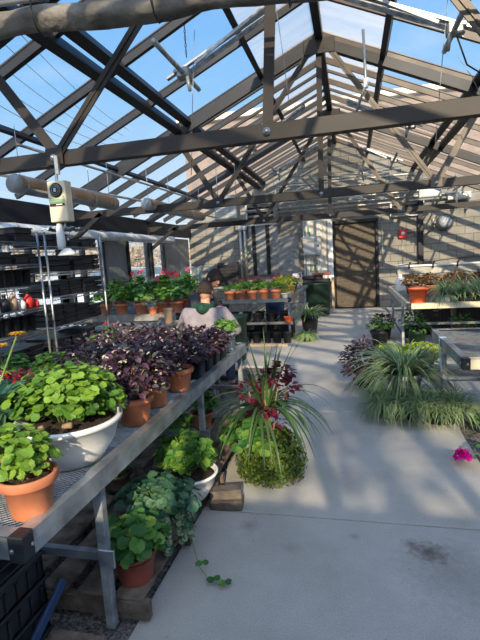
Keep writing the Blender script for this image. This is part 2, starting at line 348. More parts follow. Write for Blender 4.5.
# ---------------------------------------------------------------- leaves
def leaf_round(mb, p, n, r, fwd=None, mi=0, lobes=9):
    """scalloped round leaf with a funnel centre"""
    n = n.normalized(); a = (fwd or rdir()); a = (a - n * a.dot(n))
    if a.length < 1e-3: a = n.orthogonal()
    a.normalize(); b = n.cross(a); k = lobes * 2; vs = [p - n * r * 0.16]
    cup = U(-0.05, 0.3)
    for j in range(k):
        an = 2 * PI * (j + .5) / k + PI; rr = r * (1.0 if j % 2 == 0 else 0.89) * U(.96, 1.04)
        if j == 0 or j == k - 1: rr *= 0.75
        vs.append(p + (a * math.cos(an) + b * math.sin(an)) * rr + n * (cup * r * (0.5 + 0.5 * math.cos(3 * an + 1))))
    mb.add(vs, [(0, 1 + j, 1 + (j + 1) % k) for j in range(k)], mi)
def leaf_ovate(mb, p, d, n, L, w, mi=0, fold=0.18, droop=0.2):
    d = d.normalized(); n = (n - d * n.dot(d))
    if n.length < 1e-3: n = d.orthogonal()
    n.normalize(); s = d.cross(n)
    def P(t, u): return p + d * (L * t) + s * (u * w) + n * (abs(u) * fold * w * 2 - droop * L * t * t)
    vs = [P(0, 0), P(.25, -.42), P(.25, .42), P(.55, -.5), P(.55, .5), P(.82, -.26), P(.82, .26), P(1, 0), P(.3, 0), P(.6, 0)]
    mb.add(vs, [(0, 8, 1), (0, 2, 8), (1, 8, 9, 3), (8, 2, 4, 9), (3, 9, 7, 5), (9, 4, 6, 7)], mi)
def blade(mb, p, d, L, w, droop=0.8, seg=6, mi=0, edge=None, twist=0.0):
    """long arching leaf; edge = material index for margins"""
    pts = [V3(p)]; d = V3(d).normalized(); st = L / seg
    for i in range(seg):
        d = (d + V3((0, 0, -droop / seg))).normalized(); pts.append(pts[-1] + d * st)
    up = V3((0, 0, 1)); vs = []; rows = 4 if edge is not None else 3
    for i, q in enumerate(pts):
        t = i / seg; dd = (pts[min(i + 1, seg)] - pts[max(i - 1, 0)]).normalized(); s = dd.cross(up)
        if s.length < 1e-3: s = V3((1, 0, 0))
        s.normalize(); nn = s.cross(dd); ww = w * .5 * (min(1, .55 + 2 * t) * (1 - t ** 2.5) + .03)
        if twist: s = (Matrix.Rotation(twist * t, 3, dd) @ s)
        if edge is not None: vs += [q - s * ww + nn * ww * .3, q - s * ww * .45, q + s * ww * .45, q + s * ww + nn * ww * .3]
        else: vs += [q - s * ww + nn * ww * .35, q, q + s * ww + nn * ww * .35]
    fs = []; mis = []
    for i in range(seg):
        for j in range(rows - 1):
            a = i * rows + j; fs.append((a, a + 1, a + 1 + rows, a + rows)); mis.append(edge if (edge is not None and j != 1) else mi)
    n0 = len(mb.v); mb.v.extend([tuple(v) for v in vs])
    for f, m_ in zip(fs, mis): mb.f.append(tuple(i + n0 for i in f)); mb.mi.append(m_); mb.smooth.append(True)
def shell_pt(c, r, low=-0.15, inner=0.55):
    while True:
        d = rdir()
        if d.z > low: break
    k = U(inner, 1.0)
    return V3(c) + V3((d.x * r[0] * k, d.y * r[1] * k, d.z * r[2] * k)), d

def pot_profile(r, h, taper=0.72, rim=0.18, t=0.008, lip=0.012):
    b = r * taper; zr = h * (1 - rim)
    rr = b + (r - b) * (1 - rim)
    return [(b * .2, 0), (b * .96, 0), (b, 0.006), (rr - lip * .3, zr), (r + lip * .2, zr + .002), (r + lip * .5, zr + .006), (r + lip * .6, h - .005), (r + lip * .4, h), (r - t * .5, h), (r - t, h - .006), (rr - t * 1.5, h * .80), (0.002, h * .80)]
def make_pot(t, r, h, m, taper=0.72, rim=0.18, n=28, sq=0.0, lip=0.012, z0=0.0):
    MB().lathe(pot_profile(r, h, taper, rim, lip=lip), (0, 0, z0), n, sq=sq).build('pot', m, t)
    MB().lathe([(0.001, 0), (r * .97 * (1 if sq == 0 else 1.0), 0), (r * .9, .004), (0.001, .012)], (0, 0, z0 + h * .82), n, sq=sq).build('soil', 'soil', t)

def stems_to(mb, base, tops, r=0.0025):
    for q in tops:
        b = V3(base) + V3((U(-1, 1), U(-1, 1), 0)) * 0.03
        m = b.lerp(q, .55) + V3((0, 0, .15 * (q - b).length)); mb.tube([b, m, q], r, 4, cap=False)

def geranium(t, c, r, n, leaf=0.035, m='gera', low=-0.2, lobes=9):
    f = MB(); st = MB(); tops = []
    for i in range(n):
        p, d = shell_pt(c, r, low); nn = (d * .55 + V3((0, 0, .75)) + rdir() * .45)
        leaf_round(f, p, nn, leaf * U(.6, 1.15), V3((d.x, d.y, 0.01)), 0, lobes)
        if i % 4 == 0: tops.append(p - nn.normalized() * leaf * .16)
    stems_to(st, (c[0], c[1], max(0.02, c[2] - r[2] * .8)), tops)
    f.build('foliage', m, t); st.build('stem', 'stem', t)
def ovate_bush(t, c, r, n, L=0.06, w=0.035, m='coleus', low=-0.35, name='foliage', droop=.3, upb=.35, inner=.5):
    f = MB()
    for i in range(n):
        p, d = shell_pt(c, r, low, inner); dr = (V3((d.x, d.y, d.z * .4)) + rdir() * .5)
        leaf_ovate(f, p, dr, V3((0, 0, 1)) + d * upb + rdir() * .3, L * U(.65, 1.2), w * U(.7, 1.2), 0, .15, droop)
    return f.build(name, m, t)
def specks(t, c, r, n, size, m, name='flower', k=5, low=0.0):
    for i in range(n):
        f = MB(); p, d = shell_pt(c, (r[0] * 1.06, r[1] * 1.06, r[2] * 1.08), low, .9)
        for j in range(k):
            an = 2 * PI * j / k + U(0, .4); a = V3((math.cos(an), math.sin(an), U(-.8, .9)))
            leaf_ovate(f, p, a, V3((0, 0, 1)), size * U(.8, 1.2), size * .8, 0, .1, .1)
        f.build(name, m, t)
def flower_heads(t, pts, r, m, base, k=22, name='flower'):
    for p in pts:
        f = MB(); p = V3(p)
        for j in range(k):
            d = rdir(); d.z = abs(d.z) * .9 + .02 if d.z < -.3 else d.z
            leaf_ovate(f, p + d * r * .55, d + rdir() * .6, d, r * .75, r * .65, 0, .1, .3)
        f.build(name, m, t)
    if pts:
        s = MB(); stems_to(s, base, [V3(p) for p in pts], 0.002); s.build('flower_stem', 'stem', t)

# ================================================================ STRUCTURE
XL, XR, YN, YS, RX, RZ, SL = -4.65, 3.95, 13.05, -2.0, -0.35, 4.60, 0.45
def roofz(x): return RZ - SL * abs(x - RX)
EAVE = roofz(XL)
# floor slabs
fl = MB()
ys = [-2.0, 0.7, 2.56, 4.44, 6.32, 8.2, 10.1, 13.05]
for a, b in zip(ys[:-1], ys[1:]):
    fl.box((-.045, (a + b) / 2, -.05), (1.81, b - a - .012, .1), bev=.004)
for a, b in zip(ys[4:-1], ys[5:]):
    fl.box((-2.8, (a + b) / 2, -.051), (3.68, b - a - .012, .1), bev=.004)
    fl.box((2.42, (a + b) / 2, -.051), (3.06, b - a - .012, .1), bev=.004)
fl.box((1.62, 5.2, -.052), (1.1, 1.0, .1), bev=.004)
struct('floor', fl, 'concrete')
g = MB()
def ground_grid(x0, x1, y0, y1, st, z, amp):
    nx, ny = int((x1 - x0) / st), int((y1 - y0) / st)
    vs = [V3((x0 + (x1 - x0) * i / nx, y0 + (y1 - y0) * j / ny, z + U(-amp, amp))) for j in range(ny + 1) for i in range(nx + 1)]
    return vs, [(j * (nx + 1) + i, j * (nx + 1) + i + 1, (j + 1) * (nx + 1) + i + 1, (j + 1) * (nx + 1) + i) for j in range(ny) for i in range(nx)]
g.add(*ground_grid(-4.65, -.95, -2.0, 6.3, .04, -.02, .008))
tag(g.build('gravel_bed', 'gravel'), kind='structure')
g = MB(); g.add(*ground_grid(.86, 3.95, -2.0, 6.3, .04, -.03, .01))
tag(g.build('soil_bed', 'gravel'), kind='structure')
# walls
def gable(y, th, z0=0.0):
    w = MB(); pts = [(XL, z0), (XR, z0), (XR, roofz(XR) - .02), (RX, RZ - .02), (XL, EAVE - .02)]
    vs = [V3((x, y, z)) for x, z in pts] + [V3((x, y + th, z)) for x, z in pts]
    w.add(vs, [(0, 1, 2, 3, 4), (9, 8, 7, 6, 5)] + [(i, i + 5, (i + 1) % 5 + 5, (i + 1) % 5) for i in range(5)])
    return w
# north wall with a doorway
w = MB()
DX0, DX1, DZ = -.46, .68, 2.36
w.box(((XL + DX0) / 2, YN + .1, 1.25), (DX0 - XL, .2, 2.5)); w.box(((XR + DX1) / 2, YN + .1, 1.25), (XR - DX1, .2, 2.5))
w.box(((DX0 + DX1) / 2, YN + .1, (DZ + 2.5) / 2), (DX1 - DX0, .2, 2.5 - DZ))
pts = [(XL, 2.5), (XR, 2.5), (XR, roofz(XR) - .02), (RX, RZ - .02), (XL, EAVE - .02)]
w.add([V3((x, YN, z)) for x, z in pts] + [V3((x, YN + .2, z)) for x, z in pts], [(0, 1, 2, 3, 4), (9, 8, 7, 6, 5)] + [(i, i + 5, (i + 1) % 5 + 5, (i + 1) % 5) for i in range(5)])
struct('wall_north', w, 'block')
d = MB().box(((DX0 + DX1) / 2, YN + .10, DZ / 2), (DX1 - DX0 - .08, .05, DZ - .04), bev=.005)
for k in range(24): d.box(((DX0 + DX1) / 2, YN + .072, .1 + k * .095), (DX1 - DX0 - .2, .012, .03))
do = struct('door_1', d, 'door')
fr = MB().box((DX0 - .01, YN + .04, DZ / 2), (.07, .14, DZ)).box((DX1 + .01, YN + .04, DZ / 2), (.07, .14, DZ)).box(((DX0 + DX1) / 2, YN + .04, DZ + .02), (DX1 - DX0 + .1, .14, .08))
fr.build('door_frame', 'frame_dark', do)
MB().tube([(DX1 - .12, YN + .07, 1.0), (DX1 - .12, YN + .0, 1.0), (DX1 - .24, YN + .0, 1.0)], .012).build('door_handle', 'galv', do)
# west wall: low block wall, posts, glazing
struct('wall_west', MB().box((XL - .1, (YS + YN) / 2, .42), (.2, YN - YS, .84)), 'block')
wn = 0
posts = [YS + .03, -.6, .8, 2.2, 3.7, 5.2, 6.7, 8.03, 9.06, 11.0, 12.2, 12.98]
for i, (a, b) in enumerate(zip(posts[:-1], posts[1:])):
    wn += 1
    if abs(a - 8.03) < .01:      # closed dark door panel
        w = MB().box((XL - .03, (a + b) / 2, 1.15), (.06, b - a, 2.25), bev=.01)
        w.box((XL + .005, (a + b) / 2, 1.55), (.02, (b - a) * .7, .9), bev=.006).box((XL + .005, (a + b) / 2, .55), (.02, (b - a) * .7, .8), bev=.006)
        o = struct('door_2', w, 'panel')
        MB().tube([(XL + .03, b - .12, 1.0), (XL + .09, b - .12, 1.0), (XL + .09, b - .24, 1.0)], .01).build('door_handle', 'galv', o)
    elif a > 10.9:
        struct('window_%d' % wn, MB().box((XL - .03, (a + b) / 2, 1.5), (.05, b - a, 1.4), bev=.01), 'panel')
    else:
        w = MB()
        for (c_, d_) in ((a, .07), (b, .07), ((a + b) / 2, .045)): w.box((XL, c_, 1.5), (.1, d_, 1.45))
        w.box((XL, (a + b) / 2, .86), (.12, b - a, .06)).box((XL, (a + b) / 2, 2.16), (.1, b - a, .08))
        o = struct('window_%d' % wn, w, 'frame_dark')
        MB().box((XL, (a + b) / 2, 1.5), (.006, b - a, 1.3)).build('pane', 'winglass', o)
struct('trim_1', MB().box((XL, (YS + YN) / 2, 2.40), (.16, YN - YS, .32), bev=.01), 'frame_dark')
struct('wall_east', MB().box((XR + .1, (YS + YN) / 2, 1.3), (.2, YN - YS, 2.55)), 'block')
# south wall: solid up to 2.3 m, glazed gable above with wide dark mullions
SW = 2.08
struct('wall_south', MB().box(((XL + XR) / 2, YS - .1, SW / 2), (XR - XL, .2, SW)), 'block')
w = MB(); x = XL + .3
while x < XR + .01:
    w.bar((x, YS, SW), (x, YS, roofz(x) - .03), .10, .10, up=(0, 1, 0)); x += 0.86
w.bar((XL, YS, 3.1), (XR, YS, 3.1), .1, .12); w.bar((XL, YS, SW), (XR, YS, SW), .12, .1)
struct('trim_2', w, 'frame_dark')
w = MB(); w.add([V3((XL, YS, SW)), V3((XR, YS, SW)), V3((XR, YS, roofz(XR))), V3((RX, YS, RZ)), V3((XL, YS, EAVE))], [(0, 1, 2, 3, 4)])
struct('window_20', w, 'winglass')

# roof
PUR = (1.19 - .35, 2.15, 3.2)          # distances of the purlins from the ridge line
yb = [YS, YN]
gl = MB()
bars_y = [-2, -1, 0, 1, 1.95, 2.9, 3.85, 4.8, 5.85, 6.95, 7.8, 8.7, 9.55, 10.4, 11.25, 12.1]
bars_y.append(YN)
for s in (-1, 1):
    xe = XL if s < 0 else XR
    x1 = RX + s * PUR[0]
    a = [V3((x1, YS, roofz(x1))), V3((x1, YN, roofz(x1))), V3((xe, YN, roofz(xe))), V3((xe, YS, roofz(xe)))]
    gl.add(a, [(0, 1, 2, 3)])
ceil = struct('ceiling', gl, 'glass')
gl = MB()
for s in (-1, 1):
    x1 = RX + s * PUR[0]
    gl.add([V3((RX, YS, RZ)), V3((RX, YN, RZ)), V3((x1, YN, roofz(x1))), V3((x1, YS, roofz(x1)))], [(0, 1, 2, 3)])
gl.build('frosted_glazing', 'frost', ceil)
for s in (-1, 1):
    xe = XL if s < 0 else XR
    up = V3((s * SL, 0, 1)).normalized()
    m = 'frame_dark' if s < 0 else 'frame_sunlit'  # right slope bars get the tone with sunlight painted in
    for y in bars_y:
        b = MB()
        for (dy) in (-.022, .022):
            b.bar((RX, y + dy, RZ - .045), (xe, y + dy, roofz(xe) - .045), .030, .075 if dy < 0 else .05, up)
        b.bar((RX, y, RZ + .012), (xe, y, roofz(xe) + .012), .09, .012, up)
        b.build('glazing_bar', m, ceil)
        if y > 6.9 and y < YN - .3:        # extra sash rails between bars in the far bays
            b = MB(); xo = RX + s * PUR[1]
            b.bar((RX, y + .46, RZ - .02), (xo, y + .46, roofz(xo) - .02), .05, .04, up)
            b.build('sash_rail', m, ceil)
    for i, dx in enumerate(PUR):
        x = RX + s * dx; z = roofz(x) - .10; b = MB()
        if i == 1:
            b.bar((x, YS, z), (x, YN, z), .10, .14, up); b.bar((x - s * .17, YS, z + s * 0 + .09), (x - s * .17, YN, z + .09), .11, .10, up)
        else: b.bar((x, YS, z), (x, YN, z), .05 if i == 2 else .07, .06 if i == 2 else .11, up)
        b.build('purlin', 'frame_dark', ceil)
MB().bar((RX, YS, RZ - .06), (RX, YN, RZ - .06), .10, .2).build('ridge_beam', 'frame_dark', ceil)

# bright rail band on the right-hand glazing near the far bay (perforated sill strip)
# ---------------------------------------------------------------- trusses
def truss(y, cx, half, zc, label, webm, topm='truss', right_m=None):
    t = thing('roof_truss', label, 'truss', (0, y, 0), 0, 'steel roof trusses across the greenhouse')
    zb = zc + .06
    ch = MB(); L0, L1 = XL + .08, XR - .08
    ch.bar((L0, 0, zb), (L1, 0, zb), .05, .115, bev=.004); ch.bar((L0, .03, zb + .05), (L1, .03, zb + .05), .05, .012).bar((L0, .03, zb - .05), (L1, .03, zb - .05), .05, .012)
    ch.build('bottom_chord', 'truss', t)
    for s, xe in ((-1, XL), (1, XR)):
        up = V3((s * SL, 0, 1)).normalized()
        MB().bar((RX, 0, RZ - .17), (xe, 0, roofz(xe) - .17), .06, .13, up, bev=.004).build('top_chord', 'frame_dark', t)
    ap = RZ - .26
    MB().bar((cx, 0.0, zb), (RX + (cx - RX) * .3, 0.0, ap), .012, .075, (1, 0, 0)).bar((cx, .02, zb), (RX + (cx - RX) * .3, .02, ap), .04, .012, (1, 0, 0)).build('king_post', webm, t)
    for s in (-1, 1):
        nx = cx + s * half
        wm = right_m if (right_m and s > 0) else webm
        MB().bar((nx, -.035, zb), (RX + s * .1, -.035, ap + .02), .012, .075, (0, 0, 1)).bar((nx, -.03, zb), (RX + s * .1, -.03, ap + .02), .04, .01, (0, 0, 1)).build('web', wm, t)
        ox = nx + s * .62; oz = roofz(ox) - .2
        MB().bar((nx, .035, zb), (ox, .035, oz), .012, .085, (0, 0, 1)).build('web', wm, t)
        MB().box((nx, -.05, zb + .01), (.15, .012, .13), bev=.004).build('gusset_plate', wm, t)
        MB().lathe([(.001, 0), (.026, 0), (.026, .014), (.012, .016), (.012, .028), (.001, .028)], (nx, -.055, zb), 8, axis=Matrix.Rotation(PI / 2, 3, 'X')).build('bolt', 'galv', t)
        xe = (XL, XR)[s > 0]
        MB().bar((xe - s * .1, 0, zb - .45), (xe - s * .75, 0, zb), .05, .07).build('knee_brace', 'frame_dark', t)
        MB().box((xe - s * .06, 0, 1.2), (.1, .12, 2.4)).build('post', 'frame_dark', t)
    MB().box((RX, -.05, RZ - .24), (.42, .014, .2), bev=.03).build('gusset_plate', 'truss', t)
    MB().lathe([(.001, 0), (.028, 0), (.028, .014), (.012, .016), (.012, .028), (.001, .028)], (cx, -.03, zb), 8, axis=Matrix.Rotation(PI / 2, 3, 'X')).build('bolt', 'galv', t)
    return t
truss(3.35, -.55, 1.69, 2.36, 'nearest brown steel roof truss, its lower chord crossing the photo below the sky', 'truss', right_m='truss_pale')
truss(6.85, -.39, 1.53, 2.34, 'middle brown steel roof truss with pale webs, behind the nearest one', 'truss', right_m='truss_pale')
truss(10.1, -.41, 1.42, 2.28, 'farthest steel roof truss, just in front of the block wall', 'truss', right_m='truss_pale')

# ================================================================ OUTSIDE
struct('outside_ground', MB().box((0, 20, -.15), (160, 160, .1)), 'ground')
b = thing('brick_building', 'tan brick building rising behind the glass roof', 'building', (0, YN + .3, 0))
MB().box((2.0, 4, 2.8), (13.6, 7.4, 5.6)).build('wall', 'brick', b)
MB().box((2.0, 4, 5.68), (13.9, 7.7, .16)).build('parapet', 'cream', b)
tr_labels = 0
for i in range(12):
    x = -34 + (i % 2) * 2; y = 12 + i * 7.6; h = U(4.8, 6.5)
    t = thing('bare_tree', 'hazy tan leafless tree far beyond the left windows', 'tree', (x, y, -.1), 0, 'leafless trees beyond the windows')
    MB().tube([(0, 0, 0), (.1, 0, h * .3), (0, .1, h * .6)], .2, 6, r2=.06).build('trunk', 'bark', t)
    f = MB()
    for k in range(420):
        p, d = shell_pt((0, 0, h * .45), (3.4, 3.4, h * .5), -.9, .2); leaf_ovate(f, p, rdir(), rdir(), U(.5, .9), .35)
    f.build('foliage', 'tan_lf', t)
def car(loc, rz, label):
    t = thing('car', label, 'car', loc, rz)
    def prof(pts, w):
        n = len(pts); vs = [V3((x, -w, z)) for x, z in pts] + [V3((x, w, z)) for x, z in pts]
        m = MB(); m.add(vs, [tuple(range(n)), tuple(range(2 * n - 1, n - 1, -1))] + [(i, i + n, (i + 1) % n + n, (i + 1) % n) for i in range(n)]); return m
    prof([(-2.2, .35), (2.2, .35), (2.25, .7), (1.9, .88), (1.0, .98), (-1.7, 1.02), (-2.2, .92)], .86).build('body', 'car', t)
    prof([(1.05, .96), (.35, 1.42), (-1.0, 1.44), (-1.75, 1.0)], .74).build('cabin', 'carglass', t)
    prof([(.32, 1.41), (-1.0, 1.44), (-1.02, 1.48), (.28, 1.46)], .72).build('roof', 'car', t)
    for x in (-1.4, 1.4):
        for y in (-.8, .8):
            MB().lathe([(.001, -.1), (.32, -.1), (.33, 0), (.32, .1), (.001, .1)], (x, y, .33), 18, axis=Matrix.Rotation(PI / 2, 3, 'X')).build('wheel', 'black_soft', t)
car((-9.3, 17.6, -.08), math.radians(80), 'pale silver car parked outside the left window')
car((-12.3, 26.5, -.08), math.radians(70), 'bluish grey car parked farther off behind the silver one')
bpy.context.view_layer.update()
for i in range(5):
    m = MB(); a = V3((-6.3 - i * .32, 5.0, 7.4 - i * .36)); c_ = V3((-12.5 - i * .4, 26, 9.4 - i * .25))
    pts = [a.lerp(c_, k / 10) - V3((0, 0, .5 * math.sin(PI * k / 10))) for k in range(11)]
    m.tube(pts, .012, 4); tag(m.build('power_line', 'black_soft'), 'thin overhead power line crossing the sky seen through the left roof', 'cable', 'parallel power lines outside')

# ================================================================ OVERHEAD FITTINGS
def fabric_roll(name, p, q, r, m, label, cat, sag=.03, group=None):
    p, q = V3(p), V3(q); n = 46; k = 14; vs = []; d = (q - p).normalized(); a = d.cross(V3((0, 0, 1))).normalized(); b = a.cross(d)
    ph = [U(0, 6) for _ in range(6)]
    for i in range(n + 1):
        t = i / n; c = p.lerp(q, t) - V3((0, 0, sag * abs(math.sin(PI * t * 5))))
        for j in range(k):
            an = 2 * PI * j / k
            rr = r * (1 + .12 * math.sin(3 * an + ph[0] + t * 17) + .08 * math.sin(5 * an + t * 40 + ph[1]) + .05 * math.sin(t * 90 + ph[2]))
            vs.append(c + a * math.cos(an) * rr + b * math.sin(an) * rr * (1.25 if math.sin(an) > 0 else .9))
    fs = [(i * k + j, i * k + (j + 1) % k, (i + 1) * k + (j + 1) % k, (i + 1) * k + j) for i in range(n) for j in range(k)]
    fs += [tuple(range(k)), tuple(range(n * k, (n + 1) * k))[::-1]]
    mb = MB(); mb.add(vs, fs, 0, True)
    return mb
t = thing('shade_curtain', 'bunched grey shade cloth hanging along a pale tube at the top of the photo', 'curtain', (0, 2.85, 0))
fabric_roll('c', (-3.2, 0, 3.25), (3.0, 0, 2.87), .072, 'shade', '', '').build('cloth', 'shade', t)
MB().tube([(-3.3, -.03, 3.37), (3.1, -.03, 2.98)], .022, 8).build('support_tube', 'alu', t)
MB().tube([(-3.3, .04, 3.41), (3.1, .04, 3.02)], .014, 6).build('support_tube', 'alu', t)
for x in (-2.7, -1.9, -1.1, -.3, .6, 1.6): MB().tube([(x, -.03 + .1 * math.cos(k * .7), 3.06 - .0613 * x + .125 * math.sin(k * .7)) for k in range(10)], .006, 5).build('tie', 'black_pl', t)
for x in (-2.3, 0.1, 1.9): MB().tube([(x, 0, 3.1 - .0613 * x), (x, 0, roofz(x) - .1)], .005, 5).build('hanger_wire', 'galv', t)

def vent_opener(s, label):
    t = thing('vent_opener', label, 'vent opener', (0, 5.0, 0), 0, None)
    x0, x1 = RX + s * .35, RX + s * 1.55
    z = lambda x: roofz(x) - .37
    up = V3((s * SL, 0, 1)).normalized()
    MB().bar((x0, 0, z(x0)), (x1, 0, z(x1)), .05, .03, up, bev=.004).build('rack_arm', 'alu', t)
    MB().bar((x0, .07, z(x0) - .02), (x1 - s * .1, .07, z(x1) - .0), .012, .05, up).bar((x0, -.06, z(x0) + .02), (x1 - s * .35, -.06, z(x1) + .09), .02, .03, up).build('guide_rail', 'galv_dull', t)
    gx = x1 - s * .2; gz = z(gx) - .06
    MB().box((gx, 0, gz), (.14, .13, .11), bev=.015).box((gx + s * .06, .01, gz + .02), (.08, .16, .05), bev=.01).build('gear_box', 'panel', t)
    MB().tube([(gx, -.8, gz), (gx, .5, gz)], .026, 10).build('drive_shaft', 'galv_dull', t)
    MB().tube([(gx - s * .05, -.05, gz - .05), (gx - s * .07, -.05, gz - .2)], .02, 8).build('stub_pipe', 'panel', t)
    return t
t = vent_opener(-1, 'long pale roof vent opener arm under the left glazing, hung by a chain')
ch = MB(); c0 = V3((-1.62, -.02, 3.72))
for k in range(16):
    p = V3((-1.66, 0, 3.74 + k * .035)); pts = []
    for j in range(9):
        an = 2 * PI * j / 8; o = math.cos(an) * .009; pts.append(p + V3((o if k % 2 else 0, 0 if k % 2 else o, math.sin(an) * .022)))
    ch.tube(pts, .0035, 4)
ch.build('chain', 'black_soft', t)
t = vent_opener(1, 'long pale roof vent opener with gearbox under the right glazing')
MB().tube([(1.02, 0, 3.5), (1.12, .05, 3.25), (1.25, .05, 3.15), (1.5, .05, 3.2)], .008, 6).build('power_cable', 'black_soft', t)
for i, (y, s) in enumerate(((8.4, -1), (8.4, 1), (11.4, -1), (11.4, 1))):
    w = ('left', 'right')[s > 0]; d_ = ('behind the middle truss', 'behind the farthest truss')[i > 1]
    o = vent_opener(s, 'pale roof vent opener under the %s glazing %s' % (w, d_)); o.location = (0, y, 0)
m = MB(); m.tube([(-3.35, 3.4, 2.5), (-3.3, 8, 2.6), (-3.25, 12.3, 2.6)], .018, 8)
tag(m.build('conduit', 'conduit'), 'long thin grey pipe running back beside the brown heating tubes', 'pipe')
m = MB().tube([(-2.72, 3.5, 2.62), (-2.8, 9.0, 2.7), (-2.9, 12.3, 2.66)], .014, 8); tag(m.build('conduit', 'conduit'), 'thin pipe nearest the ridge, running back above the brown heating tubes', 'pipe')
def heat_tube(y0, y1, x, z, label):
    t = thing('heating_tube', label, 'heating tube', (x, y0, z)); L = y1 - y0
    MB().tube([(0, 0, 0), (0, L, 0)], .085, 16).build('tube', 'tubegrey', t)
    m = MB(); vs = []
    n = 9
    for yy in (.02, L - .02):
        for j in range(n): an = -PI * .10 + PI * .75 * j / (n - 1); vs.append(V3((.09 * math.cos(an), yy, .09 * math.sin(an))))
    m.add(vs, [(j, j + 1, n + j + 1, n + j) for j in range(n - 1)], 0, True); m.build('brown_cover', 'copper', t)
    for yy in (.1, L * .35, L * .7, L - .1): MB().tube([(.088 * math.cos(k * PI / 6), yy, .088 * math.sin(k * PI / 6)) for k in range(13)], .008, 5).tube([(0, yy, .09), (0, yy, .55)], .004, 4).build('strap', 'galv', t)
heat_tube(3.75, 5.6, -3.0, 2.36, 'nearest grey and brown heating tube hung under the left roof')
heat_tube(6.6, 9.3, -3.0, 2.46, 'farther grey and brown heating tube hung under the left roof')
t = thing('side_curtain', 'rolled white plastic curtain along the top of the left windows', 'curtain', (XL + .17, 0, 0))
fabric_roll('c', (0, -1.9, 2.12), (0, 11.3, 2.12), .075, 'poly', '', '', .015).build('roll', 'poly', t)
for k in range(12): MB().tube([(.1 * math.cos(j * .6), -1.4 + k * 1.15, 2.12 + .105 * math.sin(j * .6)) for j in range(12)], .006, 5).build('tie', 'galv_dull', t)

# fan box hanging on the near truss
t = thing('control_box', 'cream control box with black round fan hanging from the near truss', 'control box', (-2.205, 3.27, 1.915))
MB().box((0, 0, .16), (.155, .09, .31), bev=.005).build('housing', 'cream', t)
MB().lathe([(.001, 0), (.054, 0), (.056, .006), (.05, .012), (.001, .012)], (0, -.045, .245), 24, axis=Matrix.Rotation(PI / 2, 3, 'X')).build('fan_grille', 'black_pl', t)
m = MB()
for rr in (.03, .043):
    m.tube([(rr * math.cos(2 * PI * k / 20), -.0635, .245 + rr * math.sin(2 * PI * k / 20)) for k in range(21)], .002, 4)
m.box((0, -.064, .245), (.022, .004, .03)); m.build('fan_hub', 'alu', t)
m = MB().box((0, -.051, .165), (.13, .003, .026)); m.build('green_label', 'green_lbl', t)
m = MB().box((0, -.051, .135), (.13, .003, .02)); lb = m.build('black_label', 'black_pl', t)
m = MB().box((.02, -.0535, .135), (.055, .002, .008)); m.build('pale_print', 'white_pl', lb)
for x in (-.06, .06): MB().lathe([(.001, 0), (.006, 0), (.005, .004), (.001, .004)], (x, -.05, .19), 8, axis=Matrix.Rotation(PI / 2, 3, 'X')).build('screw', 'galv', t)
MB().tube([(-.01, 0, .32), (0, 0, .49)], .006, 6).box((0, 0, .44), (.03, .02, .14)).build('hanger', 'alu', t)
MB().tube([(.02, 0, 0), (.01, 0, -.05), (-.01, .0, -.03)], .01, 6).build('cable', 'galv_dull', t)
m = MB(); m.lathe([(.028, 0), (.033, .05), (.03, .16), (.02, .2)], (-2.24, 3.27, 1.71), 10); m.lathe([(.075, -.02), (.06, .0), (.028, .035)], (-2.21, 3.29, 1.68), 12)
o = tag(m.build('plastic_sleeve', 'poly'), 'crumpled clear plastic sleeve dangling below the cream control box', 'plastic sleeve')

# unit heater by the far truss
t = thing('unit_heater', 'silver box heater hung at the farthest truss, left of the louvres', 'heater', (-2.5, 9.55, 2.34))
MB().box((0, 0, .27), (.46, .4, .5), bev=.03).build('cabinet', 'alu', t)
m = MB()
for k in range(7): m.box((0, -.205, .08 + k * .06), (.38, .012, .025))
m.build('louvre', 'galv_dull', t)
MB().tube([(-.2, 0, .5), (-.2, 0, 1.1)], .008, 6).tube([(.2, 0, .5), (.2, 0, 1.2)], .008, 6).build('hanger', 'galv', t)
MB().tube([(-.2, .05, .3), (-.5, .05, .35), (-.8, .1, .5)], .05, 10).build('flue', 'alu', t)

# pipes and conduits running across the back wall
lab = 'grey conduit crossing high over the back wall above the door'
for k, (x0, x1, z, y, r) in enumerate(((-1.9, 1.6, 3.36, 12.4, .03), (-2.3, 2.0, 3.22, 12.48, .022), (-1.98, 2.2, 3.10, 12.56, .03), (-1.7, 1.0, 3.46, 12.64, .02), (-1.94, 2.6, 2.98, 12.72, .025), (-1.2, 1.3, 3.56, 12.8, .018), (-3.2, 2.9, 2.86, 12.86, .02), (-2.0, 2.4, 2.76, 12.94, .028))):
    m = MB(); zz = lambda x: z
    m.tube([(x0, YN - .01, z - .5), (x0, y, z - .5), (x0, y, z - .06), (x0 + .06, y, z), (x1 - .06, y, z + .02), (x1, y, z - .05), (x1, y, z - .4), (x1, YN - .01, z - .4)] if k % 2 == 0 else [(x0, YN - .01, z), (x0, y, z), (x1, y, z + .03), (x1, YN - .01, z + .03)], r, 8)
    tag(m.build('conduit', 'conduit'), lab, 'pipe', 'conduits over the back wall')
lab = 'pale pipe running back under the roof toward the back wall'
for k, (x, z) in enumerate(((-1.0, 3.2), (-.85, 3.26), (.25, 3.3), (2.1, 2.95), (2.22, 2.9), (2.34, 2.85))):
    m = MB().tube([(x, 10.3, z), (x + .1, 12.3, z + .02)], .022, 8); tag(m.build('pipe', 'conduit'), lab, 'pipe', 'pale pipes under the roof')
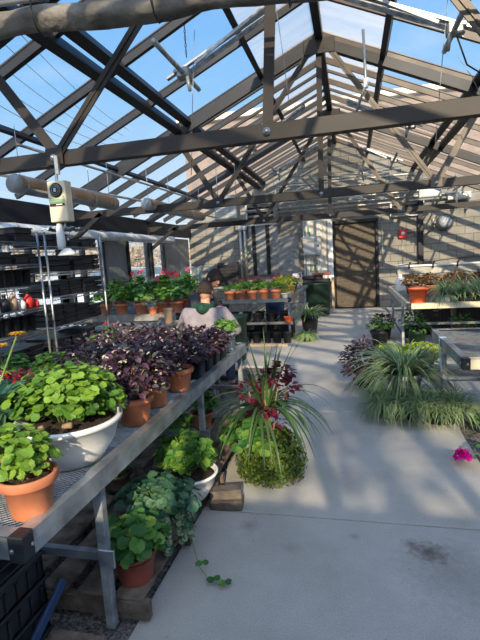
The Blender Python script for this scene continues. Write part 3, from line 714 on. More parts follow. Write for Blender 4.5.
for k, (x, z, w_, h_) in enumerate(((-1.05, 3.05, .5, .22), (.15, 2.98, .34, .26), (1.9, 2.86, .5, .2), (2.7, 2.8, .55, .18))):
    t = thing('junction_box', ['white junction box on the conduits left of the king post', 'white junction box over the door', 'pale junction box over the alarm', 'wide pale junction box over the clock'][k], 'junction box', (x, 12.28 if k < 3 else YN - .1, z))
    MB().box((0, 0, 0), (w_, .16, h_), bev=.01).build('body', 'box_grey', t)
    MB().box((0, -.085, 0), (w_ * .85, .01, h_ * .8), bev=.004).build('cover', 'alu', t)
# louvred opening
def louvre(x0, x1, z0, z1, label):
    t = thing('wall_louvre', label, 'vent', ((x0 + x1) / 2, YN - .02, (z0 + z1) / 2)); w_, h_ = x1 - x0, z1 - z0
    MB().box((0, 0, 0), (w_, .02, h_)).build('backing', 'black_soft', t)
    m = MB()
    for (c_, d_) in (((-w_ / 2, -.04, 0), (.05, .08, h_)), ((w_ / 2, -.04, 0), (.05, .08, h_)), ((0, -.04, h_ / 2), (w_, .08, .05)), ((0, -.04, -h_ / 2), (w_, .08, .05))): m.box(c_, d_)
    m.build('frame', 'conduit', t)
    n = int(h_ / .11)
    for k in range(n): MB().box((0, -.045, -h_ / 2 + (k + .5) * h_ / n), (w_ - .06, .012, .06), Matrix.Rotation(.6, 3, 'X')).build('blade', 'conduit', t)
louvre(-2.85, -2.05, 2.5, 3.05, 'louvred vent high on the back wall beside the silver heater')
louvre(1.05, 1.85, 2.42, 2.78, 'louvred vent on the back wall right above the red alarm')
t = thing('wall_recess', 'tall dark opening in the back wall behind the red flowers', 'opening', (-2.4, YN - .03, 1.75))
MB().box((0, 0, 0), (.85, .03, 1.4)).build('panel', 'panel', t)
for x in (-.28, .12): MB().box((x, -.04, 0), (.1, .06, 1.4)).build('dark_post', 'black_soft', t)
MB().box((0, -.03, .72), (.95, .08, .06)).build('lintel', 'conduit', t)
for x, l in ((-3.06, 'left'), (-2.93, 'right')):
    t = thing('downpipe', 'pale vertical pipe on the back wall, %s one of a pair' % l, 'pipe', (x, YN - .1, .8))
    MB().tube([(0, 0, 0), (0, 0, 1.66)], .045, 10).build('pipe', 'conduit', t)
    MB().tube([(0, 0, 1.55), (0, 0, 1.66)], .06, 10).build('coupling', 'white_pl', t)
    if l == 'right': MB().box((.02, -.05, .95), (.03, .01, .4)).build('green_marking', 'green_lbl', t)
t = thing('switch_cabinet', 'large flat dark grey panel on the back wall behind the potted plants', 'panel', (-1.70, YN - .06, 1.54))
MB().box((0, 0, 0), (.6, .1, 1.1), bev=.012).build('housing', 'panel', t); MB().box((0, -.055, 0), (.52, .012, 1.02), bev=.004).build('door', 'panel', t)
MB().box((.2, -.07, 0), (.03, .02, .1)).build('latch', 'galv', t)
t = thing('wall_board', 'pale green and white ribbed board behind the grey meter box', 'board', (-.88, YN - .05, 1.62))
MB().box((0, 0, 0), (.80, .04, 1.7)).build('backboard', 'white_pl', t)
for k in range(8):
    MB().box((-.35 + k * .1, -.035, 0), (.05, .03, 1.66), bev=.006).build('rib', ('conduit', 'white_pl', 'cream')[k % 3], t)
for x, z in ((-.25, .6), (-.22, .45), (-.12, -.3), (-.1, -.5), (-.22, -.45)): MB().box((x, -.053, z), (.05, .006, .2)).build('green_mark', 'green_lbl', t)
t = thing('meter_box', 'grey electrical meter box on the ribbed board left of the door', 'electrical box', (-1.03, YN - .18, 1.78))
MB().box((0, 0, 0), (.5, .2, .5), bev=.012).build('body', 'box_grey', t); MB().box((0, -.105, 0), (.44, .012, .44), bev=.005).build('cover', 'box_grey', t)
MB().box((-.03, -.114, .1), (.2, .006, .05)).build('label_plate', 'panel', t); MB().box((.17, -.12, .0), (.04, .03, .06)).build('switch', 'black_pl', t)
MB().tube([(.12, 0, -.25), (.12, 0, -.42), (.0, 0, -.5), (-.25, 0, -.5)], .02, 8).build('conduit', 'conduit', t)
t = thing('fire_alarm', 'red fire alarm box on the wall right of the brown door', 'alarm', (1.34, YN - .05, 1.94))
MB().box((0, 0, 0), (.2, .1, .22), bev=.02).build('housing', 'red', t); MB().lathe([(.001, 0), (.05, 0), (.04, .03), (.001, .03)], (0, -.05, .01), 16, axis=Matrix.Rotation(PI / 2, 3, 'X')).build('strobe', 'white_pl', t)
m = MB().tube([(1.34, YN - .03, 1.84), (1.34, YN - .03, 1.1)], .012, 6).tube([(.8, YN - .03, 1.15), (.95, YN - .03, 1.1), (1.6, YN - .03, 1.13), (3.0, YN - .03, 1.25)], .012, 6)
t = thing('wall_clock', 'round wall clock with a pale blue dial on the block wall', 'clock', (2.37, YN - .04, 2.16))
AX = Matrix.Rotation(PI / 2, 3, 'X')
MB().lathe([(.001, -.02), (.21, -.02), (.215, .02), (.205, .03), (.195, .022), (.001, .02)], (0, 0, 0), 36, axis=AX).build('rim', 'black_pl', t)
MB().lathe([(.001, 0), (.192, 0), (.001, .004)], (0, -.022, 0), 36, axis=AX).build('dial', 'face', t)
for k in range(12):
    an = k * PI / 6; MB().box((.165 * math.sin(an), -.028, .165 * math.cos(an)), (.012, .004, .03), Matrix.Rotation(an, 3, 'Y')).build('hour_mark', 'black_pl', t)
for an, L_ in ((4.3, .1), (.5, .15)): MB().bar((0, -.03, 0), (L_ * math.sin(an), -.03, L_ * math.cos(an)), .008, .004, (0, 1, 0)).build('hand', 'black_pl', t)
MB().box((-.25, .0, .06), (.1, .06, .14), bev=.02).build('side_speaker', 'conduit', t)
tag(MB().box((1.78, YN - .06, 1.9), (.14, .12, 1.7), bev=.01).build('steel_column', 'frame_dark'), 'dark steel column on the wall between alarm and clock', 'column')
m = MB().tube([(.82, YN - .04, 2.3), (.82, YN - .04, 1.4), (.9, YN - .04, 1.2), (1.1, YN - .04, 1.12), (3.2, YN - .04, 1.3)], .014, 6)
tag(m.build('wall_cable', 'conduit'), 'cable running down beside the door and right along the wall', 'cable')
m = MB().tube([(1.42, YN - .04, 1.95), (1.7, YN - .15, 1.98), (1.9, YN - .05, 1.9), (2.1, YN - .04, 2.0), (2.12, YN - .04, 2.2)], .01, 6)
tag(m.build('alarm_cable', 'black_pl'), 'dark cable looping from the red alarm toward the clock', 'cable')
tag(MB().tube([(1.34, YN - .03, 1.83), (1.34, YN - .03, 1.14)], .012, 6).build('conduit', 'conduit'), 'short vertical conduit below the red alarm', 'pipe')
for y, x in ((4.6, .55), (6.0, .2), (7.6, -.9), (5.4, -1.3)):
    pass
lab = 'thin slack wire hanging from the roof'
for (x, y, z0, dx) in ((-1.55, 5.0, 2.5, -.15), (.95, 5.0, 2.55, -.12), (-.75, 5.6, 3.3, .1), (1.3, 6.3, 3.2, .3)):
    m = MB().tube([(x, y, roofz(x) - .08), (x + dx * .5, y, (roofz(x) + z0) / 2), (x + dx, y, z0)], .004, 4)
    tag(m.build('hanging_wire', 'galv_dull'), lab, 'wire', 'wires hanging from the roof')
t = thing('ceiling_fan_rod', 'pale jointed rod hanging beside the ridge of the right roof', 'rod', (.22, 6.4, 3.3))
MB().tube([(0, 0, 1.0), (.02, 0, .35), (-.12, 0, 0)], .018, 8).build('rod', 'alu', t); MB().box((.02, 0, .36), (.06, .05, .12), bev=.01).build('joint', 'white_pl', t)

# ================================================================ BENCHES
def mesh_strands(mb, x0, x1, y0, y1, z, px_, py_, w=.0035):
    """expanded metal: zigzag strands running along y, touching at the knuckles"""
    nx = int((x1 - x0) / px_); ny = int((y1 - y0) / py_)
    for i in range(nx):
        xc = x0 + (i + .5) * px_; sgn = 1 if i % 2 else -1; vs = []
        for j in range(ny + 1):
            x = xc + (px_ * .5 if (j + i) % 2 else -px_ * .5); y = y0 + j * py_
            vs += [(x - w * .5, y, z + .002), (x + w * .5, y, z - .001)]
        mb.add(vs, [(2 * j, 2 * j + 1, 2 * j + 3, 2 * j + 2) for j in range(ny)])
def bench(name, label, x0, x1, y0, y1, h, pitch, legs, group=None, rim='galv', lip=.075, sunlit_end=None, mesh_rot=False, lower=None):
    t = thing(name, label, 'bench', ((x0 + x1) / 2, (y0 + y1) / 2, 0), 0, group)
    hx, hy = (x1 - x0) / 2, (y1 - y0) / 2
    def ang(p, q, inn):   # L-shaped rail
        m = MB(); m.bar(p, q, .006, lip, (0, 0, 1)); mid = V3(inn) * .022; m.bar(V3(p) + mid + V3((0, 0, lip / 2)), V3(q) + mid + V3((0, 0, lip / 2)), .05, .006)
        m.bar(V3(p) + mid * .5 - V3((0, 0, lip / 2)), V3(q) + mid * .5 - V3((0, 0, lip / 2)), .03, .005); return m
    zc = h - lip / 2 + .012
    ang((hx, -hy, zc), (hx, hy, zc), (-1, 0, 0)).build('side_rail', rim, t); ang((-hx, -hy, zc), (-hx, hy, zc), (1, 0, 0)).build('side_rail', rim, t)
    ang((-hx, -hy, zc), (hx, -hy, zc), (0, 1, 0)).build('end_rail', sunlit_end or rim, t); ang((-hx, hy, zc), (hx, hy, zc), (0, -1, 0)).build('end_rail', rim, t)
    m = MB(); mesh_strands(m, -hx + .01, hx - .01, -hy + .01, hy - .01, h - .008, pitch * .5, pitch * .45, pitch * .16); m.build('mesh_top', 'mesh_metal', t)
    n = max(1, int((y1 - y0) / .8))
    for k in range(1, n + 1):
        y = -hy + (y1 - y0) * k / (n + 1); MB().bar((-hx, y, h - .045), (hx, y, h - .045), .035, .03).build('cross_bar', 'galv_dull', t)
    MB().bar((0, -hy, h - .03), (0, hy, h - .03), .04, .02).build('centre_bar', 'galv_dull', t)
    for sx in (-1, 1):
        for sy in (-1, 1):
            c = MB().box((sx * (hx - .022), sy * (hy + .002 - .022 + .005), zc), (.056, .056, lip + .012), bev=.004); cc = c.build('corner_bracket', 'black_pl', t)
            for q in ((sx * (hx + .006), sy * (hy - .03), zc), (sx * (hx - .03), sy * (hy + .016), zc)):
                ax = Matrix.Rotation(PI / 2 * sx, 3, 'Y') if abs(q[0]) > hx else Matrix.Rotation(PI / 2 * -sy, 3, 'X')
                MB().lathe([(.001, 0), (.008, 0), (.006, .005), (.001, .006)], q, 10, axis=ax).build('rivet', 'alu', cc)
    for y in legs:
        for sx in (-1, 1):
            x = sx * (hx - .05)
            MB().bar((x, y, 0), (x, y, h - lip), .04, .04, (0, 1, 0), bev=.003).build('leg', 'galv_dull', t)
        MB().bar((-hx + .05, y, h * .46), (hx - .05, y, h * .46), .03, .035).build('brace', 'galv', t)
        MB().box((hx - .03, y - .022, h * .46), (.075, .012, .08), bev=.003).build('bracket', 'galv', t)
    if lower:
        m = MB(); m.bar((-hx, -hy + .02, lower), (hx, -hy + .02, lower), .03, .04).bar((-hx, hy - .02, lower), (hx, hy - .02, lower), .03, .04)
        for k in range(12): m.bar((-hx + (k + .5) * (x1 - x0) / 12, -hy, lower), (-hx + (k + .5) * (x1 - x0) / 12, hy, lower), .03, .012)
        m.build('lower_shelf', rim, t)
    return t
BH = .73
bench('plant_bench', 'long galvanised mesh bench in the left foreground loaded with geraniums', -2.62, -1.0, 1.1, 4.25, BH, .025, (1.6 - 2.675, 2.94 - 2.675, 4.12 - 2.675), None)
bench('plant_bench', 'empty galvanised mesh bench cut off by the right edge of the photo', .755, 2.4, 3.48, 4.80, .735, .022, (.3,), None, sunlit_end='cream')  # near end rail in cream: warm sunlight put into its colour
bench('plant_bench', 'pale bench at the right with orange pot and trays of striped plants', .72, 3.4, 6.5, 9.9, .80, .06, (-.6, 1.2), None, rim='cream', lip=.07)
bench('plant_bench', 'back bench with a row of five terracotta pots on its front edge', -2.35, -1.05, 8.0, 11.3, .80, .06, (-1.55, 1.4), None, rim='alu', lip=.06, lower=.37)
t = bench('plant_bench', 'grey bench under the left windows crowded with red geraniums', -4.3, -2.6, 6.6, 8.6, .76, .06, (-.7, .7), None, rim='wood_grey', lip=.1)
t = thing('bench_apron', 'long grey wooden table in front of the window geraniums', 'table', (-3.1, 5.95, 0))
MB().box((0, .1, .66), (1.25, .62, .04), bev=.005).build('tabletop', 'wood_grey', t); MB().box((0, -.2, .6), (1.25, .03, .11), bev=.004).build('apron', 'wood_grey', t)
for x in (-.55, .55):
    for y in (-.16, .36): MB().box((x, y, .32), (.07, .07, .64), bev=.005).build('leg', 'wood_grey', t)
t.name = 'wooden_table'
# masking tape label hanging from the empty bench
m = MB(); m.bar((.742, 4.32, .735), (.742, 4.22, .46), .055, .0015, (1, 0, 0)); m.bar((.742, 4.32, .75), (.80, 4.33, .75), .055, .0015, (0, 0, 1))
tag(m.build('tape_strip', 'tape'), 'pale blue strip of tape hanging off the side of the empty right bench', 'tape')

# ================================================================ PLANTS ON THE LEFT BENCH
def plant(name, label, cat, x, y, z, group=None, rz=0): return thing(name, label, cat, (x, y, z), rz, group)

t = plant('potted_geranium', 'small terracotta pot of bright green geranium at the near corner of the left bench', 'potted plant', -1.088, 1.255, BH)
make_pot(t, .092, .145, 'terra', .70, .25)
geranium(t, (-.045, 0, .20), (.155, .12, .11), 230, .021, 'gera_pale', -.35)
m = MB()
for k in range(5): m.tube([(U(-.02, .02), U(-.02, .02), .11), (U(-.04, .04), U(-.04, .04), .16), (U(-.07, .07), U(-.07, .03), .22)], .006, 6)
m.build('woody_stem', 'stem_br', t)

t = plant('potted_geranium', 'big white bowl of bright green geranium on the left bench', 'potted plant', -1.20, 1.665, BH); t.scale = (1.09, 1.09, 1.12)
MB().lathe([(.02, 0), (.115, 0), (.125, .012), (.172, .08), (.193, .15), (.206, .152), (.209, .165), (.203, .172), (.19, .170), (.183, .14), (.002, .138)], (0, 0, 0), 44).build('bowl', 'white_pl', t)
MB().lathe([(.001, 0), (.182, 0), (.15, .006), (.001, .012)], (0, 0, .142), 30).build('soil', 'soil', t)
geranium(t, (-.03, .04, .22), (.25, .20, .15), 560, .024, 'gera', -.15)
geranium(t, (.05, -.02, .27), (.15, .14, .10), 190, .024, 'gera_pale', .1)
MB().tube([(.05, -.1, .14), (.06, -.11, .175), (.09, -.11, .18)], .012, 7).build('woody_stem', 'stem_br', t)
MB().tube([(-.02, -.12, .14), (-.03, -.13, .18)], .01, 7).build('woody_stem', 'stem_br', t)

t = plant('potted_gerbera', 'large dark bluish leafy plant with two yellow flowers at the left edge', 'potted plant', -1.60, 1.62, BH)
make_pot(t, .13, .17, 'terra_dark', .75, .2)
f = MB()
for k in range(60):
    an = U(0, 2 * PI); e = U(.0, 1.1); p = V3((math.cos(an) * U(.03, .08), math.sin(an) * U(.03, .08), .14 + U(0, .12)))
    leaf_ovate(f, p, V3((math.cos(an) * math.cos(e), math.sin(an) * math.cos(e), math.sin(e))), V3((0, 0, 1)), U(.18, .27), U(.08, .12), 0, .2, .45)
f.build('foliage', 'blue_lf', t)
for q, nm in (((.10, .16, .54), 0), ((.045, .10, .495), 1)):
    MB().tube([(0, 0, .14), (q[0] * .5, q[1] * .3, .3), (q[0], q[1], q[2])], .0045, 6).build('flower_stem', 'stem', t)
    f = MB()
    for k in range(22):
        a = 2 * PI * k / 22; leaf_ovate(f, V3(q) + V3((0, 0, .006 * (k % 2))), V3((math.cos(a), math.sin(a), .15)), V3((0, 0, 1)), .04, .013, 0, .1, .2)
    fo = f.build('flower', 'yellow', t); MB().ball(q, .011, 8, sc=(1, 1, .7)).build('flower_centre', 'yellow', fo)

def small_ger(label, x, y, r=.075, h=.11, m='terra', fr=(.11, .11, .08), n=70, leaf=.026, lm='gera', fz=.14, group=None, z=BH, name='potted_geranium'):
    t = plant(name, label, 'potted plant', x, y, z, group); make_pot(t, r, h, m); geranium(t, (0, 0, fz), fr, n, leaf, lm); return t
small_ger('terracotta pot of pale green geranium, left of a pair at the bench back', -2.04, 2.74, lm='gera_pale', n=130, fr=(.15, .13, .09), fz=.17)
small_ger('terracotta pot of pale green geranium, right of a pair at the bench back', -1.86, 2.66, lm='gera_pale', n=130, fr=(.13, .13, .09), fz=.17)
small_ger('geranium with yellowish leaves behind the pair of small terracotta pots', -1.92, 3.0, lm='gera', n=90, fr=(.14, .14, .1))
small_ger('bushy green geranium on the left bench behind the purple plants', -2.02, 3.42, lm='gera', n=110, fr=(.16, .16, .11))
t = small_ger('green geranium with a small red bloom on the far left of the bench', -2.26, 3.85, lm='gera', n=120, fr=(.17, .17, .12))
flower_heads(t, [(.03, -.05, .29), (.10, 0, .27)], .022, 'redfl', (0, 0, .1), 12)
small_ger('dark red pot with feathery green plant at the left edge of the bench', -2.36, 2.72, .085, .13, 'red', lm='gera_dk', n=90, fr=(.13, .13, .12), name='potted_plant')
t = plant('potted_fern', 'large feathery green plant rising at the left edge beneath the shelving', 'potted plant', -2.50, 2.40, BH)
make_pot(t, .11, .15, 'black_pl'); f = MB()
for k in range(110):
    an = U(0, 2 * PI); blade(f, (0, 0, .13), (math.cos(an), math.sin(an), U(.5, 1.6)), U(.2, .32), .02, 1.3, 5)
f.build('foliage', 'grass', t)
for k, (x, y, l) in enumerate(((-1.95, 2.42, 'low purple leafed plant in front of the pair of small terracotta pots'), (-2.15, 2.46, 'low maroon leafed plant near the red pot on the left bench'), (-1.78, 2.22, 'low maroon plant with pale yellow blooms left of the white bowl'))):
    t = plant('potted_plant', l, 'potted plant', x, y, BH); make_pot(t, .06, .09, 'black_pl'); ovate_bush(t, (0, 0, .12), (.11, .1, .07), 90, .045, .03, 'darkred')
    if k != 0: specks(t, (0, 0, .13), (.1, .1, .07), 5, .016, 'cfl')

# purple coleus block
def coleus(label, x, y, potm, r, h, fr, n, fz, sq=0.0, fl=26, group=None, leaf=.058):
    t = plant('potted_coleus', label, 'potted plant', x, y, BH, group, U(0, 0) if sq else U(0, 6)); make_pot(t, r, h, potm, .72 if not sq else .8, .22 if not sq else .08, sq=sq, n=28 if not sq else 32)
    ovate_bush(t, (0, 0, fz), fr, int(n * 1.7), leaf * .80, .030, 'coleus', -.45)
    specks(t, (0, 0, fz), fr, int(fl * 1.3), .013, 'cfl', low=-.2)
    s = MB(); stems_to(s, (0, 0, h * .8), [V3((U(-1, 1) * fr[0] * .7, U(-1, 1) * fr[1] * .7, fz + U(0, fr[2] * .6))) for _ in range(9)], .003); s.build('stem', 'stem_br', t)
    return t
coleus('nearest terracotta pot of purple speckled foliage on the left bench', -1.125, 2.12, 'terra', .098, .145, (.20, .19, .16), 300, .24, fl=44)
coleus('terracotta pot of purple foliage half hidden behind the nearest purple one', -1.13, 2.40, 'terra', .08, .12, (.17, .15, .14), 200, .24, fl=26)
coleus('third terracotta pot of purple foliage, just before the black square pots', -1.11, 2.72, 'terra', .095, .145, (.19, .18, .15), 260, .25, fl=26)
for k, (x, y) in enumerate(((-1.40, 2.25), (-1.42, 2.62), (-1.70, 2.45 + .2), (-1.40, 3.0), (-1.68, 3.05), (-1.42, 3.38), (-1.72, 3.42), (-1.45, 3.78), (-1.75, 3.80), (-1.25, 3.72))):
    coleus('purple speckled foliage plant in the middle of the crowded left bench', x, y, 'terra', .085, .13 if k < 5 else .10, (.20, .20, .15 if k < 5 else .09), 190, (.24 if k < 5 else .16), fl=12 if k < 5 else 5, group='purple plants packed on the left bench')
for k, (x, y) in enumerate(((-1.10, 3.02), (-1.10, 3.22), (-1.10, 3.42), (-1.10, 3.61))):
    coleus('black square pot of purple foliage at the bench edge, %s of four' % ('nearest', 'second nearest', 'third', 'farthest')[k], x, y, 'black_pl',   .068, .125, (.12, .12, .085), 110, .17, sq=.75, fl=5, leaf=.045)
t = plant('potted_plant', 'grey square bucket of fresh green leaves at the far end of the left bench', 'potted plant', -1.12, 3.93, BH); make_pot(t, .09, .17, 'grey_pl', .8, .1, sq=.6)
geranium(t, (0, 0, .21), (.14, .14, .09), 130, .026, 'grass')

# ================================================================ UNDER THE LEFT BENCH
def pallet(label, x, y, L, W, rz=0):
    t = thing('wooden_pallet', label, 'pallet', (x, y, 0), rz, None)
    for k in range(6): MB().box((-W / 2 + (k + .5) * W / 6, 0, .112), (W / 6 - .05, L, .018), bev=.004).build('deck_board', 'wood_old', t)
    for k in (-1, 0, 1): MB().box((0, k * (L / 2 - .02), .058), (W, .04, .085), bev=.004).build('bearer', 'wood_old', t)
    return t
pallet('weathered wooden pallet under the left bench holding the red pot', -1.45, 2.18, 1.10, 1.12)
pallet('second weathered pallet farther back under the left bench', -1.45, 3.38, 1.1, 1.12)
tag(MB().box((-1.5, 1.42, .04), (1.0, .10, .08), bev=.006).build('timber', 'wood_old'), 'loose timber baulk lying on the gravel before the pallets', 'timber')
def tray(name, label, x, y, z, L, W, H, rz=0, m='black_pl', cat='crate', group=None, ribs=True):
    t = thing(name, label, cat, (x, y, z), rz, group); w = MB(); th = .008
    for (c, d) in (((0, 0, th / 2), (L, W, th)), ((L / 2 - th / 2, 0, H / 2), (th, W, H)), ((-L / 2 + th / 2, 0, H / 2), (th, W, H)), ((0, W / 2 - th / 2, H / 2), (L, th, H)), ((0, -W / 2 + th / 2, H / 2), (L, th, H))): w.box(c, d)
    wb = w
    r = MB()
    for (c, d) in (((L / 2, 0, H), (.022, W + .02, .014)), ((-L / 2, 0, H), (.022, W + .02, .014)), ((0, W / 2, H), (L + .02, .022, .014)), ((0, -W / 2, H), (L + .02, .022, .014))): r.box(c, d, bev=.004)
    r.build('rim', m, t)
    if ribs:
        r = wb
        for k in range(int(L / .06)): r.box((-L / 2 + .03 + k * .06, -W / 2 - .003, H * .45), (.012, .008, H * .7)); r.box((-L / 2 + .03 + k * .06, W / 2 + .003, H * .45), (.012, .008, H * .7))
        for k in range(int(W / .06)): r.box((L / 2 + .003, -W / 2 + .03 + k * .06, H * .45), (.008, .012, H * .7))
    wb.build('body', m, t)
    return t
for k in range(4):
    t = tray('seed_tray', ('top', 'second', 'third', 'bottom')[k] + ' black tray of the stack under the near end of the left bench', -1.52, 1.30, .33 - k * .11, .56, .30, .10, m='black_pl', cat='tray', group=None)
    if k == 0:
        f = MB()
        for (a, b) in ((.14, -.06), (.17, -.05), (.1, .02)): leaf_ovate(f, V3((a, b, .112)), V3((1, .4 + a, 0)), V3((0, 0, 1)), .05, .02)
        for i in range(11): MB().box((-.25 + i * .05, 0, .098), (.008, .28, .01)).build('divider', 'black_pl', t)
        f.build('dry_leaf', 'dry', t)
m = MB().bar((-1.23, 1.12, .02), (-1.19, 1.50, .28), .035, .018, (1, 0, .3), bev=.003); tag(m.build('plastic_strip', 'dkblue'), 'dark blue plastic edging strip leaning beside the black trays', 'strip')

Z1 = .122
t = plant('potted_geranium', 'red pot of geranium on the pallet corner beside the bench leg', 'potted plant', -1.005, 1.76, Z1); make_pot(t, .098, .135, 'terra_dark', .8, .12)
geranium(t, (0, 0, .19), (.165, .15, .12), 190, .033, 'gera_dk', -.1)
t = plant('trailing_plant', 'round stone-coloured pot of grey-green trailing plant on the pallet', 'potted plant', -1.0, 2.08, Z1)
MB().lathe([(.03, 0), (.085, 0), (.12, .04), (.13, .09), (.118, .13), (.108, .13), (.10, .11), (.002, .105)], (0, 0, 0), 28).build('pot', 'stone', t)
geranium(t, (-.02, 0, .21), (.24, .17, .12), 260, .028, 'blue_lf', -.1)
f = MB(); s = MB()
for k in range(17):
    an = U(-1.2, 1.1); R_ = U(.10, .19); pts = [V3((.02, 0, .13)), V3((math.cos(an) * .12, math.sin(an) * .13, .17)), V3((math.cos(an) * R_, math.sin(an) * (R_ + .03), .10)), V3((math.cos(an) * (R_ + .03), math.sin(an) * (R_ + .06), U(.0, .05)))]
    s.tube(pts, .0018, 4)
    for j in range(9):
        q = pts[1].lerp(pts[2], j / 4) if j < 4 else pts[2].lerp(pts[3], (j - 4) / 5)
        for i in (0, 1): leaf_round(f, q + rdir() * .012, V3((math.cos(an), math.sin(an), .9)) + rdir() * .5, U(.011, .018), mi=i)
f.build('trailing_leaves', ['blue_lf', 'stripe'], t); s.build('runner', 'stem', t)
f = MB(); s = MB(); pts = [(.15, -.02, .06), (.22, -.10, -.08), (.30, -.17, -.105), (.36, -.18, -.108)]; s.tube(pts, .002, 4)
for p in pts[1:]: leaf_round(f, V3(p) + V3((0, 0, .012)), V3((.1, -.2, 1)), .020); leaf_round(f, V3(p) + V3((.03, .015, .012)), V3((.1, -.2, 1)), .018)
f.build('trailing_leaves', 'gera_dk', t); s.build('runner', 'stem', t)
t = plant('potted_geranium', 'white bowl of geranium standing on the floor behind the bench leg', 'potted plant', -.99, 2.50, Z1)
MB().lathe([(.02, 0), (.09, 0), (.098, .01), (.14, .08), (.155, .14), (.166, .142), (.169, .155), (.163, .16), (.152, .158), (.146, .13), (.002, .13)], (0, 0, 0), 36).build('bowl', 'white_pl', t)
MB().lathe([(.001, 0), (.145, 0), (.1, .006), (.001, .01)], (0, 0, .133), 24).build('soil', 'soil', t)
geranium(t, (-.02, 0, .25), (.18, .17, .14), 230, .030, 'gera', -.2); geranium(t, (-.04, .03, .26), (.19, .18, .14), 150, .030, 'gera_dk', -.2)
for k, (x, y, l) in enumerate(((-1.5, 2.5, 'dark leafy pot in the gloom on the pallet under the left bench'), (-1.35, 3.1, 'shaded green pot plant behind the white bowl under the bench'), (-1.3, 3.65, 'shaded pot plant at the back under the far end of the left bench'))):
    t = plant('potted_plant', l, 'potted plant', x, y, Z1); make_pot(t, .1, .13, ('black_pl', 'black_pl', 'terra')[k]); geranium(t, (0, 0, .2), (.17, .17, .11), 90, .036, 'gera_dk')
for k, (x, y, z, rz) in enumerate(((-.80, 2.60, 0, .1), (-.81, 2.61, .062, .25))):
    tag(MB().box((0, 0, .031), (.2, .095, .06), Matrix.Rotation(rz, 3, 'Z'), bev=.006).build('paver_brick', 'stone', loc=(x, y, z)), ('lower', 'upper')[k] + ' grey brick of two stacked between white bowl and spiky planter', 'brick')

# ================================================================ SPIKY PLANTER ON THE FLOOR
t = plant('mixed_planter', 'tall floor planter with sword leaves, dark red coleus and creeping greenery', 'planter', -.62, 3.08, 0)
make_pot(t, .17, .30, 'black_pl', .75, .1)
f = MB()
for k in range(84):
    an = U(0, 2 * PI); up = U(.6, 4.0)
    if k % 4 == 0: blade(f, (U(-.04, .04), U(-.04, .04), .5), (math.cos(an), math.sin(an), up + 1.0), U(.40, .58), .020, .35, 7)
    else: blade(f, (U(-.04, .04), U(-.04, .04), .48), (math.cos(an), math.sin(an), up * .45 + .2), U(.45, .66), .022, U(1.9, 2.8), 9)
f.build('sword_leaves', 'blade', t)
MB().tube([(0, 0, .26), (.01, .0, .4), (0, 0, .56)], .03, 8, r2=.02).build('trunk', 'stem_br', t)
f = MB(); s = MB()
for (x, y, z, n, r) in ((.12, -.02, .74, 46, .085), (.16, .02, .64, 30, .07), (-.10, -.05, .62, 34, .075), (-.02, -.12, .50, 26, .07), (.08, -.1, .42, 22, .07), (-.2, -.1, .3, 22, .06), (.02, .06, .70, 20, .06)):
    s.tube([(0, 0, .28), (x * .6, y * .6, z * .7), (x, y, z)], .005, 5)
    for k in range(n):
        p, d = shell_pt((x, y, z), (r, r, r), -.6); leaf_ovate(f, p, d + rdir() * .5, V3((0, 0, 1)) + rdir() * .4, .052, .036)
f.build('red_leaves', 'darkred', t); s.build('stem', 'stem_br', t)
geranium(t, (-.13, -.10, .33), (.20, .16, .16), 130, .036, 'gera_dk', -.5)
f = MB()
for k in range(3400):
    p, d = shell_pt((.03, -.04, .13), (.26, .23, .25), -.55, .62)
    if p.z < .008: p.z = U(.005, .04)
    leaf_round(f, p, d + rdir() * .7, U(.008, .014), lobes=4)
f.build('creeping_leaves', 'jenny', t)
geranium(t, (.0, -.2, .28), (.09, .07, .07), 26, .032, 'gera_pale', -.3)

# ================================================================ RIGHT-HAND FLOOR PLANTS
def striped_clump(t, c, n, L, w, spread=1.0, up=(.5, 2.5), droop=(1.6, 2.6), name='foliage', m='spid'):
    f = MB()
    for k in range(n):
        an = U(0, 2 * PI); r0 = U(0, .05) * spread
        blade(f, (c[0] + r0 * math.cos(an), c[1] + r0 * math.sin(an), c[2]), (math.cos(an), math.sin(an), U(*up)), L * U(.7, 1.1), w, U(*droop), 7, 0, 1)
    return f.build(name, [m, 'stripe'], t)
t = plant('spider_plant', 'large arching striped spider plant in a white tub beside the empty bench', 'potted plant', .48, 4.66, 0)
make_pot(t, .17, .34, 'white_pl', .75, .12); striped_clump(t, (0, 0, .32), 280, .60, .020, 2, (.5, 3.0), (1.5, 2.4))
for k, (x, y, l) in enumerate(((.37, 4.34, 'low dense tray of striped spider plants nearest the walkway'), (.74, 4.26, 'low dense tray of striped spider plants under the empty bench corner'))):
    t = plant('spider_plant_tray', l, 'plant tray', x, y, 0)
    make_pot(t, .14, .12, 'black_pl', .85, .1, sq=.6)
    for j in range(9):
        a, b = (j % 3 - 1) * .13, (j // 3 - 1) * .12
        striped_clump(t, (a, b, .12), 95, .30, .012, .8, (.6, 3.2), (1.4, 3.0))
t = plant('potted_plant', 'blackish purple leafy plant leaning out over the walkway', 'potted plant', .12, 5.35, 0); make_pot(t, .12, .2, 'black_pl')
ovate_bush(t, (0, 0, .30), (.27, .25, .25), 620, .065, .04, 'darkpurple', -.7)
for k, (x, y, l) in enumerate(((.40, 5.9, 'lime yellow sedum mound left of the spider plant'), (.82, 6.0, 'lime yellow sedum mound behind the spider plant'))):
    t = plant('potted_sedum', l, 'potted plant', x, y, 0); make_pot(t, .17, .2, 'black_pl')
    f = MB()
    for i in range(620):
        p, d = shell_pt((0, 0, .24), (.27, .25, .14), -.3, .8); leaf_round(f, p, d + rdir() * .6, U(.014, .026), lobes=4)
    f.build('foliage', 'lime', t)
